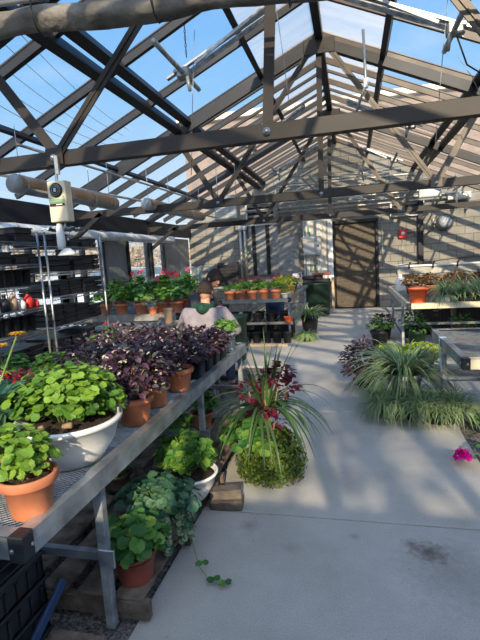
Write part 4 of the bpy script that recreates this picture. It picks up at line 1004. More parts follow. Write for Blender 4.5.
for k, (x, y, l, lm, pm) in enumerate(((.52, 8.3, 'black pot of dark red foliage by the wall side of the walkway', 'darkred', 'black_pl'), (.42, 7.7, 'small green leafy pot at the walkway edge before the dark pots', 'gera', 'black_pl'), (.98, 7.6, 'dark green tub of leafy plants beneath the pale right bench', 'gera_dk', 'green_pl'), (1.0, 8.4, 'black tub of leafy plants deep beneath the pale right bench', 'gera_dk', 'black_pl'), (1.7, 7.9, 'red pot on the ground beneath the pale right bench', 'gera_dk', 'red'), (2.3, 7.6, 'black pot of leafy plants under the right end of the pale bench', 'gera', 'black_pl'))):
    t = plant('potted_plant', l, 'potted plant', x, y, 0); make_pot(t, .15, .26, pm); ovate_bush(t, (0, 0, .32), (.2, .2, .13), 130, .07, .045, lm)
# geranium head with magenta bloom reaching in from the right, growing in the bed
t = plant('magenta_geranium', 'geranium in the right bed with one magenta bloom over the concrete', 'plant', 1.00, 3.34, -.03)
geranium(t, (-.02, 0, .14), (.15, .14, .12), 60, .04, 'gera_dk', -.3); flower_heads(t, [(-.27, .02, .09)], .055, 'magenta', (-.05, 0, .08), 70)
for k, (x, y) in enumerate(((1.15, 4.0), (1.35, 4.4), (1.5, 3.7))):
    t = plant('bed_plant', 'low leafy green plant in the soil bed under the empty right bench', 'plant', x, y, -.03, 'plants in the right bed'); geranium(t, (0, 0, .12), (.2, .2, .12), 70, .035, 'gera_dk')

# ================================================================ FAR RIGHT BENCH
Z2 = .80
t = plant('orange_pot', 'bright orange-red plastic pot on the front corner of the pale right bench', 'pot', .885, 6.72, Z2); make_pot(t, .128, .20, 'orange', .82, .14)
for k in range(7):
    x = 1.22 + k * .21; nm = ('first', 'second', 'third', 'fourth', 'fifth', 'sixth', 'last')[k]
    t = plant('spider_plant', '%s pot of striped spider plants in the front row, counted from the orange pot' % nm, 'potted plant', x, 6.66 + U(-.02, .02), Z2)
    make_pot(t, .075, .10, 'black_pl' if k % 3 else 'white_pl', .8, .12, sq=.6); striped_clump(t, (0, 0, .09), 90, .36, .016, .8, (.6, 3.2), (1.2, 2.6))
for k in range(6):
    t = plant('spider_plant', 'striped spider plant in the second row behind the front trays', 'potted plant', 1.3 + k * .24, 6.98, Z2, 'second row of spider plants'); make_pot(t, .07, .10, 'black_pl'); striped_clump(t, (0, 0, .09), 80, .38, .016, .8, (.8, 3.2), (1.0, 2.2))
for k, (x, y, pm, lm) in enumerate(((.95, 7.62, 'terra', 'bronze'), (1.22, 7.6, 'terra', 'bronze'), (1.50, 7.62, 'black_pl', 'bronze'), (1.80, 7.6, 'terra', 'bronze'), (2.1, 7.6, 'terra', 'darkred'), (2.42, 7.55, 'black_pl', 'darkred'), (.98, 8.15, 'black_pl', 'bronze'), (1.3, 8.2, 'black_pl', 'bronze'), (1.65, 8.2, 'black_pl', 'bronze'), (2.0, 8.2, 'black_pl', 'darkred'), (2.4, 8.2, 'black_pl', 'darkred'))):
    if k < 6: l = 'rust coloured leafy pot plant, %s along the middle row of the pale bench' % ('first', 'second', 'third', 'fourth', 'fifth', 'sixth')[k]; gp = None
    else: l = 'rust and green leafy pot plant in the back row of the pale bench'; gp = 'back row of rust coloured plants'
    t = plant('potted_begonia', l, 'potted plant', x, y, Z2, gp); make_pot(t, .11, .16, pm); ovate_bush(t, (0, 0, .22), (.17, .16, .10), 120, .06, .04, lm)
t = plant('white_bottle', 'white plastic jug standing at the left end of the pale bench', 'jug', .85, 8.75, Z2)
MB().lathe([(.02, 0), (.08, 0), (.085, .02), (.085, .17), (.04, .23), (.03, .27), (.001, .27)], (0, 0, 0), 20).build('body', 'white_pl', t); MB().lathe([(.001, .26), (.034, .26), (.034, .3), (.001, .3)], (0, 0, 0), 14).build('cap', 'white_pl', t)
t = thing('long_planter', 'long pale grey trough along the back wall above the right bench', 'trough', (2.25, 11.1, 0))
MB().box((0, 0, 1.07), (2.5, .34, .2), bev=.015).build('trough', 'conduit', t)
MB().box((0, -.19, 1.16), (2.56, .04, .04), bev=.006).build('rim', 'white_pl', t)
for x in (-1.1, 0, 1.1): MB().box((x, 0, .485), (.06, .2, .97)).build('leg', 'galv_dull', t)
for k in range(5): MB().tube([(-1.0 + k * .5, -.21, 1.1), (-1.0 + k * .5, -.21, 1.2), (-.96 + k * .5, -.18, 1.24)], .018, 6).build('bracket', 'black_pl', t)

# ================================================================ BACK BENCH
Z3 = .80
nm5 = ('leftmost', 'second from left', 'middle', 'fourth from left', 'rightmost')
for k in range(5):
    x = -2.19 + k * .215
    t = plant('potted_herb', 'small terracotta pot of green herbs, %s of five on the back bench' % nm5[k], 'potted plant', x, 8.14 + U(-.02, .02), Z3); make_pot(t, .098, .165, 'terra', .72, .25)
    ovate_bush(t, (0, 0, .215), (.135, .12, .075), 110, .045, .028, ('grass', 'gera_pale')[k == 2], -.2)
for k in range(2):
    t = plant('white_pot', 'small white tub of lime green leaves, %s of two at the back bench corner' % ('left', 'right')[k], 'potted plant', -1.14 + k * .0 - .0 + (-.03 if k == 0 else .0), 8.16 + k * .26, Z3)
    make_pot(t, .07, .09, 'white_pl', .6, .15); ovate_bush(t, (0, 0, .14), (.11, .1, .07), 80, .045, .03, 'gera_pale', -.2)
t = plant('potted_plant', 'terracotta pot of lime yellow leaves near the right edge of the back bench', 'potted plant', -1.18, 8.85, Z3); make_pot(t, .12, .19, 'terra'); ovate_bush(t, (-.05, -.05, .26), (.24, .2, .12), 220, .06, .036, 'lime', -.2)
for k, (x, y) in enumerate(((-2.2, 8.55), (-1.9, 8.55), (-1.6, 8.55), (-1.4, 8.75), (-2.1, 9.0), (-1.7, 9.05))):
    t = plant('potted_herb', 'green leafy pot plant in the second row of the back bench', 'potted plant', x, y, Z3, 'second row of the back bench'); make_pot(t, .09, .13, 'terra'); ovate_bush(t, (0, 0, .19), (.17, .15, .09), 110, .05, .032, 'grass', -.2)
for k, (x, y) in enumerate(((-2.2, 9.6), (-1.85, 9.5), (-1.5, 9.6), (-1.2, 9.4), (-2.05, 10.1), (-1.6, 10.2), (-1.25, 10.1))):
    t = plant('potted_cyclamen', 'pink and red flowering pot plant toward the back of the bench', 'potted plant', x, y, Z3, 'flowering pots at the back of the bench'); make_pot(t, .09, .14, 'black_pl'); geranium(t, (0, 0, .2), (.15, .15, .08), 60, .035, 'gera_dk')
    specks(t, (0, 0, .26), (.15, .15, .1), 16, .028, ('redfl', 'pink')[k % 2], k=5)
t = plant('terracotta_pot', 'terracotta pot standing tall among the red flowers on the back bench', 'pot', -1.55, 9.95, Z3 + .0); make_pot(t, .13, .30, 'terra')
t = plant('white_jug', 'white plastic can behind the flowers below the dark grey panel', 'jug', -1.28, 10.75, Z3); MB().lathe([(.02, 0), (.1, 0), (.1, .28), (.06, .33), (.001, .33)], (0, 0, 0), 18).build('body', 'white_pl', t)
MB().tube([(.06, 0, .33), (.14, 0, .36), (.15, 0, .24), (.1, 0, .2)], .012, 6).build('handle', 'white_pl', t)
# lower shelf clutter
for k in range(10):
    x = -2.2 + (k % 5) * .25; y = 8.15 + (k // 5) * .3
    t = plant('nursery_pot', 'black nursery pot on the lower shelf of the back bench', 'pot', x, y, .39, 'black pots on the lower shelf'); make_pot(t, .09, .15, 'black_pl', .8, .1)
for k in range(6):
    x = -2.1 + k * .19; t = plant('nursery_pot', 'black nursery pot on the floor under the back bench', 'pot', x, 8.1, 0.0, 'black pots on the floor under the back bench'); make_pot(t, .085, .2, 'black_pl', .8, .1)
t = plant('terracotta_pot', 'small orange pot at the right end of the lower shelf of the back bench', 'pot', -1.0 - .1, 7.93 - .0 + .0, .39); make_pot(t, .07, .11, 'orange')
tag(MB().box((-1.45, 7.80, .02), (.7, .12, .04), bev=.004).build('wood_board', 'wood_pale'), 'pale board on the floor before the back bench', 'board')
t = plant('spider_plant', 'upper bushy spider plant on the floor at the right end of the back bench', 'potted plant', -.80, 8.75, 0); make_pot(t, .17, .42, 'black_pl'); striped_clump(t, (0, 0, .4), 130, .42, .022, 1.5, (.5, 2.5), (1.4, 2.4), m='grass')
t = plant('spider_plant', 'low spreading spider plant on the floor in front of the bushy one', 'potted plant', -.82, 8.25, 0); make_pot(t, .14, .14, 'black_pl'); striped_clump(t, (0, 0, .12), 130, .3, .016, 1.5, (.3, 2.0), (1.8, 2.8), m='grass')
t = plant('green_tub', 'big dark green tub beyond the back bench near the door', 'tub', -.86, 11.75, 0)
MB().lathe([(.1, 0), (.27, 0), (.30, .02), (.34, .78), (.37, .80), (.37, .84), (.345, .84), (.32, .78), (.002, .7)], (0, 0, 0), 28).build('body', 'green_pl', t)
MB().box((0, 0, .885), (.66, .5, .07), bev=.01).box((-.1, 0, .97), (.5, .4, .1), bev=.02).build('seed_flats', 'black_pl', t); MB().box((.12, -.05, 1.05), (.45, .35, .05), bev=.01).build('pink_tray', 'terra_dark', t)
tag(MB().box((-.50, YN - .35, .45), (.07, .07, .9), bev=.006).build('pale_post', 'wood_pale'), 'pale wooden post standing at the left jamb of the brown door', 'post')
# black crate and little covered frame by the wall
t = thing('storage_table', 'low dark table against the back wall under the black crate', 'table', (-3.3, 11.3, 0)); MB().box((0, 0, .86), (1.7, .6, .05), bev=.006).build('tabletop', 'wood_grey', t)
for x in (-.75, .75):
    for y in (-.22, .22): MB().box((x, y, .42), (.06, .06, .84)).build('leg', 'wood_grey', t)
t = thing('black_crate', 'upright black plastic crate on the table at the back wall', 'crate', (-2.98, 11.15, .886))
MB().box((0, 0, .28), (.56, .28, .52), bev=.02).build('body', 'black_pl', t)
m = MB()
for k in range(6): m.box((0, -.145, .06 + k * .085), (.5, .012, .03))
m.build('ribs', 'black_soft', t)
for x in (-.2, .2): MB().box((x, 0, .56), (.1, .26, .06), bev=.01).build('rim_block', 'black_pl', t)
for k, (x, w_) in enumerate(((-4.02, .36), (-3.58, .30))):
    t = thing('propagation_frame', ('left', 'right')[k] + ' arched wire frame with clear cover on the back table', 'frame', (x, 11.1, .886)); r = w_ / 2
    for y in (-.15, .15):
        MB().tube([(-r, y, 0), (-r, y, .35)] + [(-r * math.cos(a * PI / 8), y, .35 + .19 * math.sin(a * PI / 8)) for a in range(1, 8)] + [(r, y, .35), (r, y, 0)], .012, 6).build('hoop', 'teal', t)
    vs = []; n = 9
    for y in (-.15, .15): vs += [V3((-r, y, 0))] + [V3((-r * math.cos(a * PI / 8), y, .35 + .19 * math.sin(a * PI / 8))) for a in range(9)] + [V3((r, y, 0))]
    m = MB(); m.add(vs, [(i, i + 1, i + 12, i + 11) for i in range(10)]); m.build('cover', 'clearpl', t)

# ================================================================ WINDOW GERANIUMS
Z4 = .76
flc = 0
for k, (x, y) in enumerate(((-4.05, 6.9), (-3.7, 6.85), (-3.35, 6.85), (-3.0, 6.85), (-2.75, 6.9), (-4.0, 7.35), (-3.6, 7.4), (-3.2, 7.4), (-2.8, 7.4), (-3.9, 7.95), (-3.4, 8.0), (-2.95, 8.0))):
    front = k < 5
    l = ('red and pink geranium, %s in the front row of the window bench' % ('leftmost', 'second from left', 'middle', 'fourth from left', 'rightmost')[k]) if front else 'tall flowering geranium in the rear rows of the window bench'
    t = plant('potted_geranium', l, 'potted plant', x, y, Z4, None if front else 'geraniums at the back of the window bench'); make_pot(t, .11, .17, 'terra' if front else 'terra_dark')
    geranium(t, (0, 0, .28 if front else .36), (.22, .2, .16 if front else .24), 110 if front else 130, .045, 'gera' if k % 2 else 'gera_dk', -.3)
    if k in (0, 3, 4, 6, 7, 8, 9, 10, 11): flower_heads(t, [(U(-.15, .15), U(-.12, .12), U(.52, .66)) for _ in range(2 if k > 5 else 1)], .045, ('redfl', 'pink')[k % 2], (0, 0, .15), 22)
t = plant('potted_dusty_miller', 'silvery leafed plant among the geraniums on the window bench', 'potted plant', -3.05, 6.62 + .02, Z4 + .0); make_pot(t, .08, .12, 'terra'); ovate_bush(t, (0, 0, .18), (.18, .13, .09), 110, .06, .03, 'stripe')
t = plant('clay_cylinder', 'tall plain brown clay pot standing on the grey wooden table', 'pot', -2.56, 6.08, .682); MB().lathe([(.02, 0), (.055, 0), (.062, .02), (.06, .20), (.068, .23), (.058, .23), (.05, .18), (.002, .18)], (0, 0, 0), 20).build('pot', 'tan', t)
t = plant('newspaper_sheet', 'crumpled pale plastic bag on the black stool before the dark door panel', 'bag', -4.08, 6.05, .62)
f = MB(); vs, fs = ground_grid(-.15, .15, -.15, .15, .05, .06, .05); f.add(vs, fs, 0, True); f.box((0, 0, .03), (.24, .24, .05), bev=.02); f.build('bag', 'paper', t)
t.name = 'plastic_bag'
t = thing('stool', 'black stool with a pale bag on it beside the shelving', 'stool', (-4.08, 6.05, 0)); MB().box((0, 0, .6), (.46, .4, .04), bev=.01).build('seat', 'black_pl', t)
for x in (-.19, .19):
    for y in (-.16, .16): MB().box((x, y, .29), (.035, .035, .58)).build('leg', 'black_pl', t)

# ================================================================ WIRE SHELVING AND ITS LOAD
def rack(label, y0, y1, levels):
    t = thing('wire_shelving', label, 'shelving', (-3.38, y0, 0)); L = y1 - y0
    for x in (-.23, .23):
        for y in (.02, L - .02): MB().tube([(x, y, 0), (x, y, 1.95)], .0125, 8).build('post', 'galv', t)
    for z in levels:
        m = MB()
        for x in (-.22, .22): m.tube([(x, 0.02, z), (x, L - .02, z)], .006, 5).tube([(x, 0.02, z - .03), (x, L - .02, z - .03)], .006, 5)
        if True:
            n = int(L / .05)
            for k in range(n): m.tube([(.22, .02 + k * L / n, z), (.22, .02 + (k + .5) * L / n, z - .03), (.22, .02 + min(k + 1, n - .6) * L / n, z)], .003, 4)
        for k in range(12): m.tube([(-.2 + k * .036, .02, z + .004), (-.2 + k * .036, L - .02, z + .004)], .0025, 4)
        for y in (.02, L - .02): m.tube([(-.22, y, z), (.22, y, z)], .006, 5)
        m.build('wire_shelf', 'galv', t)
    return t
R1 = (.15, .58, .93, 1.17, 1.40, 1.62, 1.84); R2 = (.15, .58, .92, 1.25, 1.52, 1.80)
rack('wire shelving of black pots at the left edge, nearer of the two racks', 3.02, 4.21, R1)
rack('second wire shelving of black trays, between the near rack and the dark door panel', 4.29, 5.45, R2)
RX0 = -3.38
def stack(x, y, z, w_, d_, n, h, label, group, m='black_pl'):
    for k in range(n):
        tag(MB().box((0, 0, h / 2), (w_ - k * .004, d_ - k * .004, h * .9), bev=.006).box((0, 0, h * .86), (w_ + .015, d_ + .015, h * .2), bev=.003).build('nursery_tray', m, loc=(x, y, z + k * h)), label, 'tray', group)
lv = {1: ('bottom', 'second', 'third', 'fourth', 'fifth', 'sixth', 'top'), 2: ('bottom', 'second', 'third', 'fourth', 'fifth', 'top')}
for ri, (R_, ya, yb2) in ((1, (R1, 3.02, 4.21)), (2, (R2, 4.29, 5.45))):
    for li, z in enumerate(R_):
        room = (R_[li + 1] - z - .05) if li + 1 < len(R_) else .16
        word = 'near' if ri == 1 else 'farther'
        lab = 'black plastic tray stacked on the %s shelf of the %s wire rack' % (lv[ri][li], word); gp = 'trays on the %s shelf of the %s rack' % (lv[ri][li], word)
        if ri == 1 and li in (3,): continue
        if ri == 1 and li in (2, 4):
            y = ya + .62
            while y < yb2 - .06:
                t = plant('nursery_pot', 'black nursery pot on the %s shelf of the near wire rack' % lv[1][li], 'pot', RX0 + .08, y, z + .008, 'black pots on the %s shelf of the near rack' % lv[1][li]); make_pot(t, .052, min(room, .17), 'black_pl', .8, .1, n=14); y += .125
            continue
        y = ya + (.62 if ri == 1 else .04)
        while y < yb2 - .12:
            d_ = U(.18, .30); d_ = min(d_, yb2 - .03 - y); h = U(.05, .07); n = max(1, int(room * U(.65, 1.0) / h)); stack(RX0 + U(-.02, .03), y + d_ / 2, z + .008, .40, d_ - .02, n, h, lab, gp); y += d_ + .006
def bottle(label, x, y, z, r, h, m, capm='white_pl'):
    t = plant('bottle', label, 'bottle', x, y, z)
    MB().lathe([(r * .5, 0), (r, .004), (r, h * .55), (r * .45, h * .74), (r * .36, h * .8), (r * .36, h * .86), (.001, h * .86)], (0, 0, 0), 18).build('body', m, t)
    MB().lathe([(.001, h * .84), (r * .42, h * .84), (r * .4, h), (.001, h)], (0, 0, 0), 12).build('cap', capm, t)
z = R1[3] + .008
bottle('tall tan bottle on the near wire rack above the feathery plant', RX0 + .16, 3.81, z, .045, .20, 'tan')
bottle('white bottle between the tan and red bottles on the near rack', RX0 + .17, 3.92, z, .04, .12, 'white_pl')
bottle('red squat bottle on the near wire rack', RX0 + .16, 4.03, z, .05, .17, 'red', 'black_pl')
bottle('small red bottle at the right end of the near rack shelf', RX0 + .17, 4.13, z, .035, .09, 'red', 'red')
bottle('black bottle left of the tan bottle on the near rack', RX0 + .16, 3.70, z, .05, .17, 'black_pl', 'black_pl')
t = plant('paper_carton', 'pale carton at the left edge of the near wire rack', 'carton', RX0 + .1, 3.58, z); MB().box((0, 0, .08), (.12, .12, .16), bev=.004).build('box', 'white_pl', t); MB().box((.061, 0, .08), (.002, .08, .08)).build('printed_panel', 'tape', t)

# ================================================================ PEOPLE
def skin_verts(P, edges, root, sub=2):
    """P: name -> (position, radius or (rx, ry)); returns evaluated verts and faces of a skinned skeleton"""
    names = list(P); me = bpy.data.meshes.new('skeleton'); me.from_pydata([tuple(P[n][0]) for n in names], [(names.index(a), names.index(b)) for a, b in edges], [])
    o = bpy.data.objects.new('skeleton', me); C.objects.link(o)
    md = o.modifiers.new('skin', 'SKIN'); md.use_smooth_shade = True
    sv = me.skin_vertices[0].data
    for i, n in enumerate(names):
        r = P[n][1]; sv[i].radius = r if isinstance(r, tuple) else (r, r); sv[i].use_root = (n == root)
    sb = o.modifiers.new('sub', 'SUBSURF'); sb.levels = sub; sb.render_levels = sub
    dg = bpy.context.evaluated_depsgraph_get(); ev = o.evaluated_get(dg); m2 = ev.to_mesh()
    vs = [v.co.copy() for v in m2.vertices]; fs = [tuple(p.vertices) for p in m2.polygons]
    ev.to_mesh_clear(); bpy.data.objects.remove(o); bpy.data.meshes.remove(me)
    return vs, fs
def hand_into(mb, wrist, direc, palm_n, size=.085, curl=.6, side=1):
    d = V3(direc).normalized(); n = V3(palm_n); n = (n - d * n.dot(d)).normalized(); s_ = d.cross(n) * side
    P = {'w': (V3(wrist), .022), 'p': (V3(wrist) + d * size * .55, (.030, .017)), 'k': (V3(wrist) + d * size, (.032, .014))}
    E_ = [('w', 'p'), ('p', 'k')]; vs, fs = skin_verts(P, E_, 'p', 1); mb.add(vs, fs, 0, True)
    for i, (o_, L) in enumerate(((-.027, .062), (-.009, .072), (.009, .068), (.026, .052))):
        a = V3(wrist) + d * size * .8 + s_ * o_; dd = d; pts = [a]
        for k in range(3): dd = (dd + n * curl * (.35 + .25 * k)).normalized(); pts.append(pts[-1] + dd * L * (.55, .38, .3)[k])
        mb.tube(pts, [.009, .0085, .008, .0055], 7)
    a = V3(wrist) + d * size * .3 - s_ * .02; dd = (d * .6 - s_ * .8 + n * .3).normalized(); mb.tube([a, a + dd * .035, a + (dd * .6 + d * .6 + n * .4).normalized() * .062], [.012, .0105, .0075], 7)
def head_into(mb, c, fwd, up, r=.092):
    f = V3(fwd).normalized(); u = V3(up); u = (u - f * u.dot(f)).normalized(); s_ = f.cross(u)
    W = lambda a, b, c_: c + s_ * a + f * b + u * c_
    vs = []; n = 14; k = 20
    for i in range(n + 1):
        ph = PI * i / n; z = math.cos(ph)
        for j in range(k):
            an = 2 * PI * j / k; x = math.sin(ph) * math.cos(an); y = math.sin(ph) * math.sin(an)
            w_ = .80 if z > -.1 else .80 - .28 * min(1, (-.1 - z)); dpt = 1.0 if y < 0 else .96
            yy = y * dpt + (.12 * max(0, -z) if y > 0 else .18 * min(0, z) * y)
            vs.append(W(x * r * w_, yy * r, z * r * 1.26))
    fs = [(i * k + j, i * k + (j + 1) % k, (i + 1) * k + (j + 1) % k, (i + 1) * k + j) for i in range(n) for j in range(k)]
    mb.add(vs, fs, 0, True)
    mb.tube([W(0, r * .93, r * .12), W(0, r * 1.13, -r * .18), W(0, r * .95, -r * .3)], [.007, .015, .010], 7)      # nose
    for sd in (-1, 1):
        m = MB().ball((0, 0, 0), .03, 8, sc=(.35, .7, 1)); q = W(sd * r * .82, -r * .02, -r * .08)
        mb.add([q + s_ * v[0] + f * v[1] + u * v[2] for v in m.v], m.f, 0, True)
        mb.ball(W(sd * r * .33, r * .86, r * .05), .011, 6)
    mb.tube([W(-.022, r * .92, -r * .58), W(0, r * .99, -r * .57), W(.022, r * .92, -r * .58)], .006, 6)
def hair_cap(c, fwd, up, r=.092, long=False, mk='hair', parent=None):
    f = V3(fwd).normalized(); u = V3(up); u = (u - f * u.dot(f)).normalized(); s_ = f.cross(u); vs = []; n = 12; k = 28
    W = lambda a, b, c_: c + s_ * a + f * b + u * c_
    for i in range(n + 1):
        t = i / n
        for j in range(k):
            an = 2 * PI * j / k; front = math.sin(an)          # +1 is the face side
            lim = PI * (.60 if not long else .72) * (1 - .42 * max(0, front)) ; ph = lim * t + 1e-3
            rr = 1.09 + .035 * math.sin(an * 9 + i) + .02 * math.sin(an * 17 + 2 * i)
            vs.append(W(math.sin(ph) * math.cos(an) * r * .84 * rr, math.sin(ph) * math.sin(an) * r * 1.02 * rr, math.cos(ph) * r * 1.27 * rr))
    m = MB(); m.add(vs, [(i * k + j, i * k + (j + 1) % k, (i + 1) * k + (j + 1) % k, (i + 1) * k + j) for i in range(n) for j in range(k)], 0, True)
    vs2 = [W(0, 0, 0) + (v - c) * .96 for v in vs[-k:]]; b = len(m.v) - k; a0 = len(m.v)
    m.v += [tuple(v) for v in vs2]
    for j in range(k): m.f.append((b + j, b + (j + 1) % k, a0 + (j + 1) % k, a0 + j)); m.mi.append(0); m.smooth.append(True)
    return m.build('hair', mk, parent)
def person(label, loc, J, fwd, up, shirt, trousers, hairm, longhair=False, hood=None):
    """J: joint -> local position"""
    t = thing('person', label, 'person', loc)
    R_ = dict(pelvis=(.15, .11), waist=(.135, .10), chest=(.155, .11), neck0=(.065, .06), neck1=.052, head=.06, shl=.055, shr=.055, ell=.040, elr=.040, wrl=.024, wrr=.024, hpl=.085, hpr=.085, knl=.055, knr=.055, anl=.038, anr=.038, tol=.032, tor=.032)
    P = {k: (V3(v), R_[k]) for k, v in J.items()}
    E_ = [('pelvis', 'waist'), ('waist', 'chest'), ('chest', 'neck0'), ('neck0', 'neck1'), ('neck1', 'head'), ('chest', 'shl'), ('chest', 'shr'), ('shl', 'ell'), ('ell', 'wrl'), ('shr', 'elr'), ('elr', 'wrr'), ('pelvis', 'hpl'), ('pelvis', 'hpr'), ('hpl', 'knl'), ('knl', 'anl'), ('hpr', 'knr'), ('knr', 'anr'), ('anl', 'tol'), ('anr', 'tor')]
    b = MB(); vs, fs = skin_verts(P, E_, 'pelvis', 2); b.add(vs, fs, 0, True)
    hc = V3(J['head']) + V3(up).normalized() * .03; head_into(b, hc, fwd, up)
    for s, w, e in ((-1, 'wrl', 'ell'), (1, 'wrr', 'elr')): hand_into(b, V3(J[w]), V3(J[w]) - V3(J[e]), V3((0, 0, -1)), side=s)
    b.build('body', 'skin', t)
    def grow(keys, add, edges, root):
        Q = {k: (V3(J[k]), tuple(x + add for x in (R_[k] if isinstance(R_[k], tuple) else (R_[k],) * 2))) for k in keys}; return skin_verts(Q, edges, root, 2)
    R_['chest'] = (.19, .135); R_['shl'] = R_['shr'] = .066; R_['neck0'] = (.075, .07)
    J2 = dict(J); J2['wl2'] = V3(J['ell']).lerp(V3(J['wrl']), .9); J2['wr2'] = V3(J['elr']).lerp(V3(J['wrr']), .9); J = J2; R_['wl2'] = R_['wr2'] = .026
    vs, fs = grow(['pelvis', 'waist', 'chest', 'neck0', 'shl', 'shr', 'ell', 'elr', 'wl2', 'wr2'], .028, [('pelvis', 'waist'), ('waist', 'chest'), ('chest', 'neck0'), ('chest', 'shl'), ('chest', 'shr'), ('shl', 'ell'), ('shr', 'elr'), ('ell', 'wl2'), ('elr', 'wr2')], 'chest')
    m = MB(); m.add(vs, fs, 0, True); m.build('sweatshirt', shirt, t)
    R_['pelvis'] = (.15, .11)
    vs, fs = grow(['pelvis', 'hpl', 'hpr', 'knl', 'knr', 'anl', 'anr'], .02, [('pelvis', 'hpl'), ('pelvis', 'hpr'), ('hpl', 'knl'), ('knl', 'anl'), ('hpr', 'knr'), ('knr', 'anr')], 'pelvis')
    m = MB(); m.add(vs, fs, 0, True); m.build('trousers', trousers, t)
    m = MB()
    for s in 'lr':
        a, c_ = V3(J['an' + s]), V3(J['to' + s]); m = MB(); d = (c_ - a); d.z = 0; d.normalize(); mid = a.lerp(c_, .5)
        m.bar(V3((a.x, a.y, .035)) - d * .05, V3((c_.x, c_.y, .035)) + d * .04, .09, .07, bev=.025); m.build('shoe', 'black_soft', t)
    hair_cap(hc, fwd, up, long=longhair, mk=hairm, parent=t)
    return t, hc
t, hc = person('person seated with back turned, lilac grey sweatshirt with dark green hood, short brown hair', (-1.57, 4.70, 0),
    dict(pelvis=(0, -.02, .56), waist=(0, -.03, .70), chest=(0, .03, .88), neck0=(0, .07, 1.02), neck1=(0, .09, 1.09), head=(0, .10, 1.19),
         shl=(-.21, .06, .97), shr=(.21, .06, .97), ell=(-.33, .12, .76), elr=(.33, .12, .76), wrl=(-.20, .40, .76), wrr=(.20, .40, .76),
         hpl=(-.10, .04, .53), hpr=(.10, .04, .53), knl=(-.14, .44, .55), knr=(.14, .44, .55), anl=(-.13, .46, .10), anr=(.13, .46, .10), tol=(-.13, .60, .05), tor=(.13, .60, .05)),
    (0.0, 1, -.25), (0, .25, 1), 'shirt', 'jeans', 'hair')
# hood lying folded over the upper back
f = MB(); vs = []; n = 10; k = 12
for i in range(n + 1):
    a = i / n
    for j in range(k + 1):
        b_ = j / k * 2 - 1; w_ = .125 * (1 - .75 * a ** 1.6)
        vs.append(V3((b_ * w_, .10 - .16 * (1 - b_ * b_ * .9) - .02 * a - .03 * math.sin(a * 3), 1.075 - a * .11 + .03 * math.cos(b_ * 2.2) - .03 * abs(b_) * (1 - a))))
f.add(vs, [(i * (k + 1) + j, i * (k + 1) + j + 1, (i + 1) * (k + 1) + j + 1, (i + 1) * (k + 1) + j) for i in range(n) for j in range(k)], 0, True)
f.tube([V3((.10 * math.cos(a_), .07 + .09 * math.sin(a_), 1.065 + .01 * math.sin(a_ * 3))) for a_ in [2 * PI * q / 16 for q in range(17)]], .020, 8)
ho = f.build('hood', 'hood', t); sm = ho.modifiers.new('thick', 'SOLIDIFY'); sm.thickness = .012; sm.offset = 1
def stool(label, x, y, h):
    t = thing('stool', label, 'stool', (x, y, 0)); MB().lathe([(.001, h - .04), (.17, h - .04), (.18, h - .02), (.17, h), (.001, h)], (0, 0, 0), 24).build('seat', 'black_pl', t)
    for k in range(4):
        a = PI / 4 + k * PI / 2; MB().tube([(.12 * math.cos(a), .12 * math.sin(a), h - .03), (.17 * math.cos(a), .17 * math.sin(a), 0)], .013, 7).build('leg', 'galv_dull', t)
stool('round stool under the person in the lilac grey sweatshirt', -1.57, 4.67, .44)
t, hc = person('person in dark charcoal top bent forward over a small black pot, dark brown hair', (-1.95, 5.72, 0),
    dict(pelvis=(-.12, .04, .62), waist=(-.08, .03, .78), chest=(.02, -.02, .98), neck0=(.12, -.07, 1.14), neck1=(.17, -.10, 1.21), head=(.24, -.14, 1.30),
         shl=(.08, .13, 1.06), shr=(.02, -.21, 1.06), ell=(.24, .14, .86), elr=(.10, -.34, .86), wrl=(.36, -.10, .92), wrr=(.29, -.33, .95),
         hpl=(-.06, .13, .58), hpr=(-.08, -.07, .58), knl=(.32, .14, .58), knr=(.30, -.14, .58), anl=(.30, .14, .10), anr=(.28, -.16, .10), tol=(.44, .14, .05), tor=(.42, -.16, .05)),
    (.80, -.45, -.55), (.5, -.2, .85), 'navy', 'jeans', 'hair2', True)
stool('tall round stool under the person in the charcoal top', -2.07, 5.77, .50)
t = plant('nursery_pot', 'small black pot held up in the hands of the person in charcoal', 'pot', -1.52, 5.42, .90); make_pot(t, .055, .10, 'black_pl', .8, .1)
t = plant('green_tub', 'dark green planting tub standing beyond the person in lilac grey', 'tub', -1.78, 6.75, 0); t.scale = (1, 1, .88)
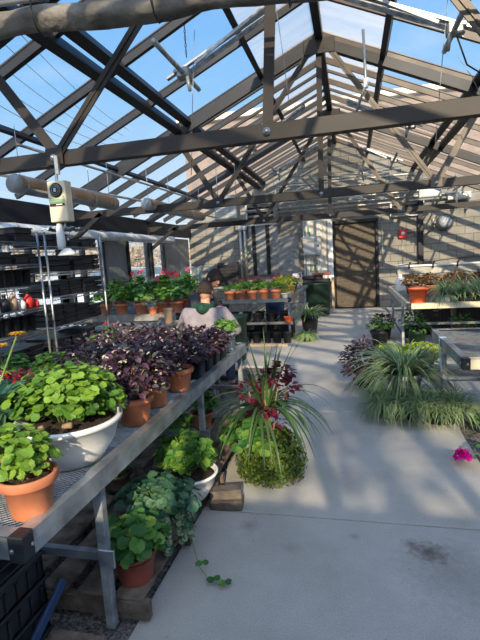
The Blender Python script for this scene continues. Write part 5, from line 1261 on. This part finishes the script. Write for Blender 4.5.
MB().lathe([(.03, 0), (.15, 0), (.16, .02), (.205, .74), (.22, .75), (.22, .79), (.2, .79), (.185, .72), (.002, .7)], (0, 0, 0), 28).build('body', 'green_pl', t)
MB().lathe([(.001, 0), (.18, 0), (.1, .02), (.001, .03)], (0, 0, .715), 20).build('soil', 'soil', t)
tray('black_crate', 'black crate added to darken the floor under the back bench, left of a pair', -1.95, 8.75, 0, .5, .38, .3)  # this pair is added to keep the floor under the bench dark
tray('black_crate', 'black crate added to darken the floor under the back bench, right of a pair', -1.36, 8.75, 0, .5, .38, .3)
tray('black_crate', 'black crate added to darken the space under the pale right bench, nearest the walkway', 1.4, 8.9, 0, .55, .5, .5)  # these three are added to deepen the dark under the bench
tray('black_crate', 'black crate added to darken the space under the pale right bench, middle of three', 2.05, 8.9, 0, .55, .5, .5)
tray('black_crate', 'black crate added to darken the space under the pale right bench, farthest right', 2.7, 8.9, 0, .55, .5, .5)
t = plant('blue_drum', 'dark blue drum in the shade behind the back bench legs', 'drum', -1.62, 9.7, 0)
MB().lathe([(.02, 0), (.2, 0), (.21, .02), (.2, .2), (.212, .22), (.2, .24), (.2, .5), (.212, .52), (.2, .54), (.2, .66), (.15, .68), (.001, .68)], (0, 0, 0), 24).build('body', 'dkblue', t)

t = plant('plastic_sheet', 'crumpled pale plastic sheet draped over the top of the farther rack', 'plastic sheet', RX0 + .12, 4.80, R2[5] + .185)
f = MB(); vs, fs = ground_grid(-.16, .16, -.22, .22, .03, .03, .028); f.add(vs, fs, 0, True); f.build('sheet', 'poly', t)
t = thing('added_shade_tree', 'unseen bare tree added behind the photographer to dapple the sun on the walkway', 'tree', (2.35, -8.0, -.1))  # out of view, added only to break up the sun on the walkway
MB().tube([(0, 0, 0), (.1, 0, 2.5), (0, .1, 6.0)], .14, 8, r2=.04).build('trunk', 'bark', t)
f = MB()
for k in range(620):
    p, d = shell_pt((0, 0, 5.7), (1.25, 1.2, 1.5), -1, .1); leaf_ovate(f, p, rdir(), rdir(), U(.10, .2), .09)
f.build('foliage', 'tan_lf', t)
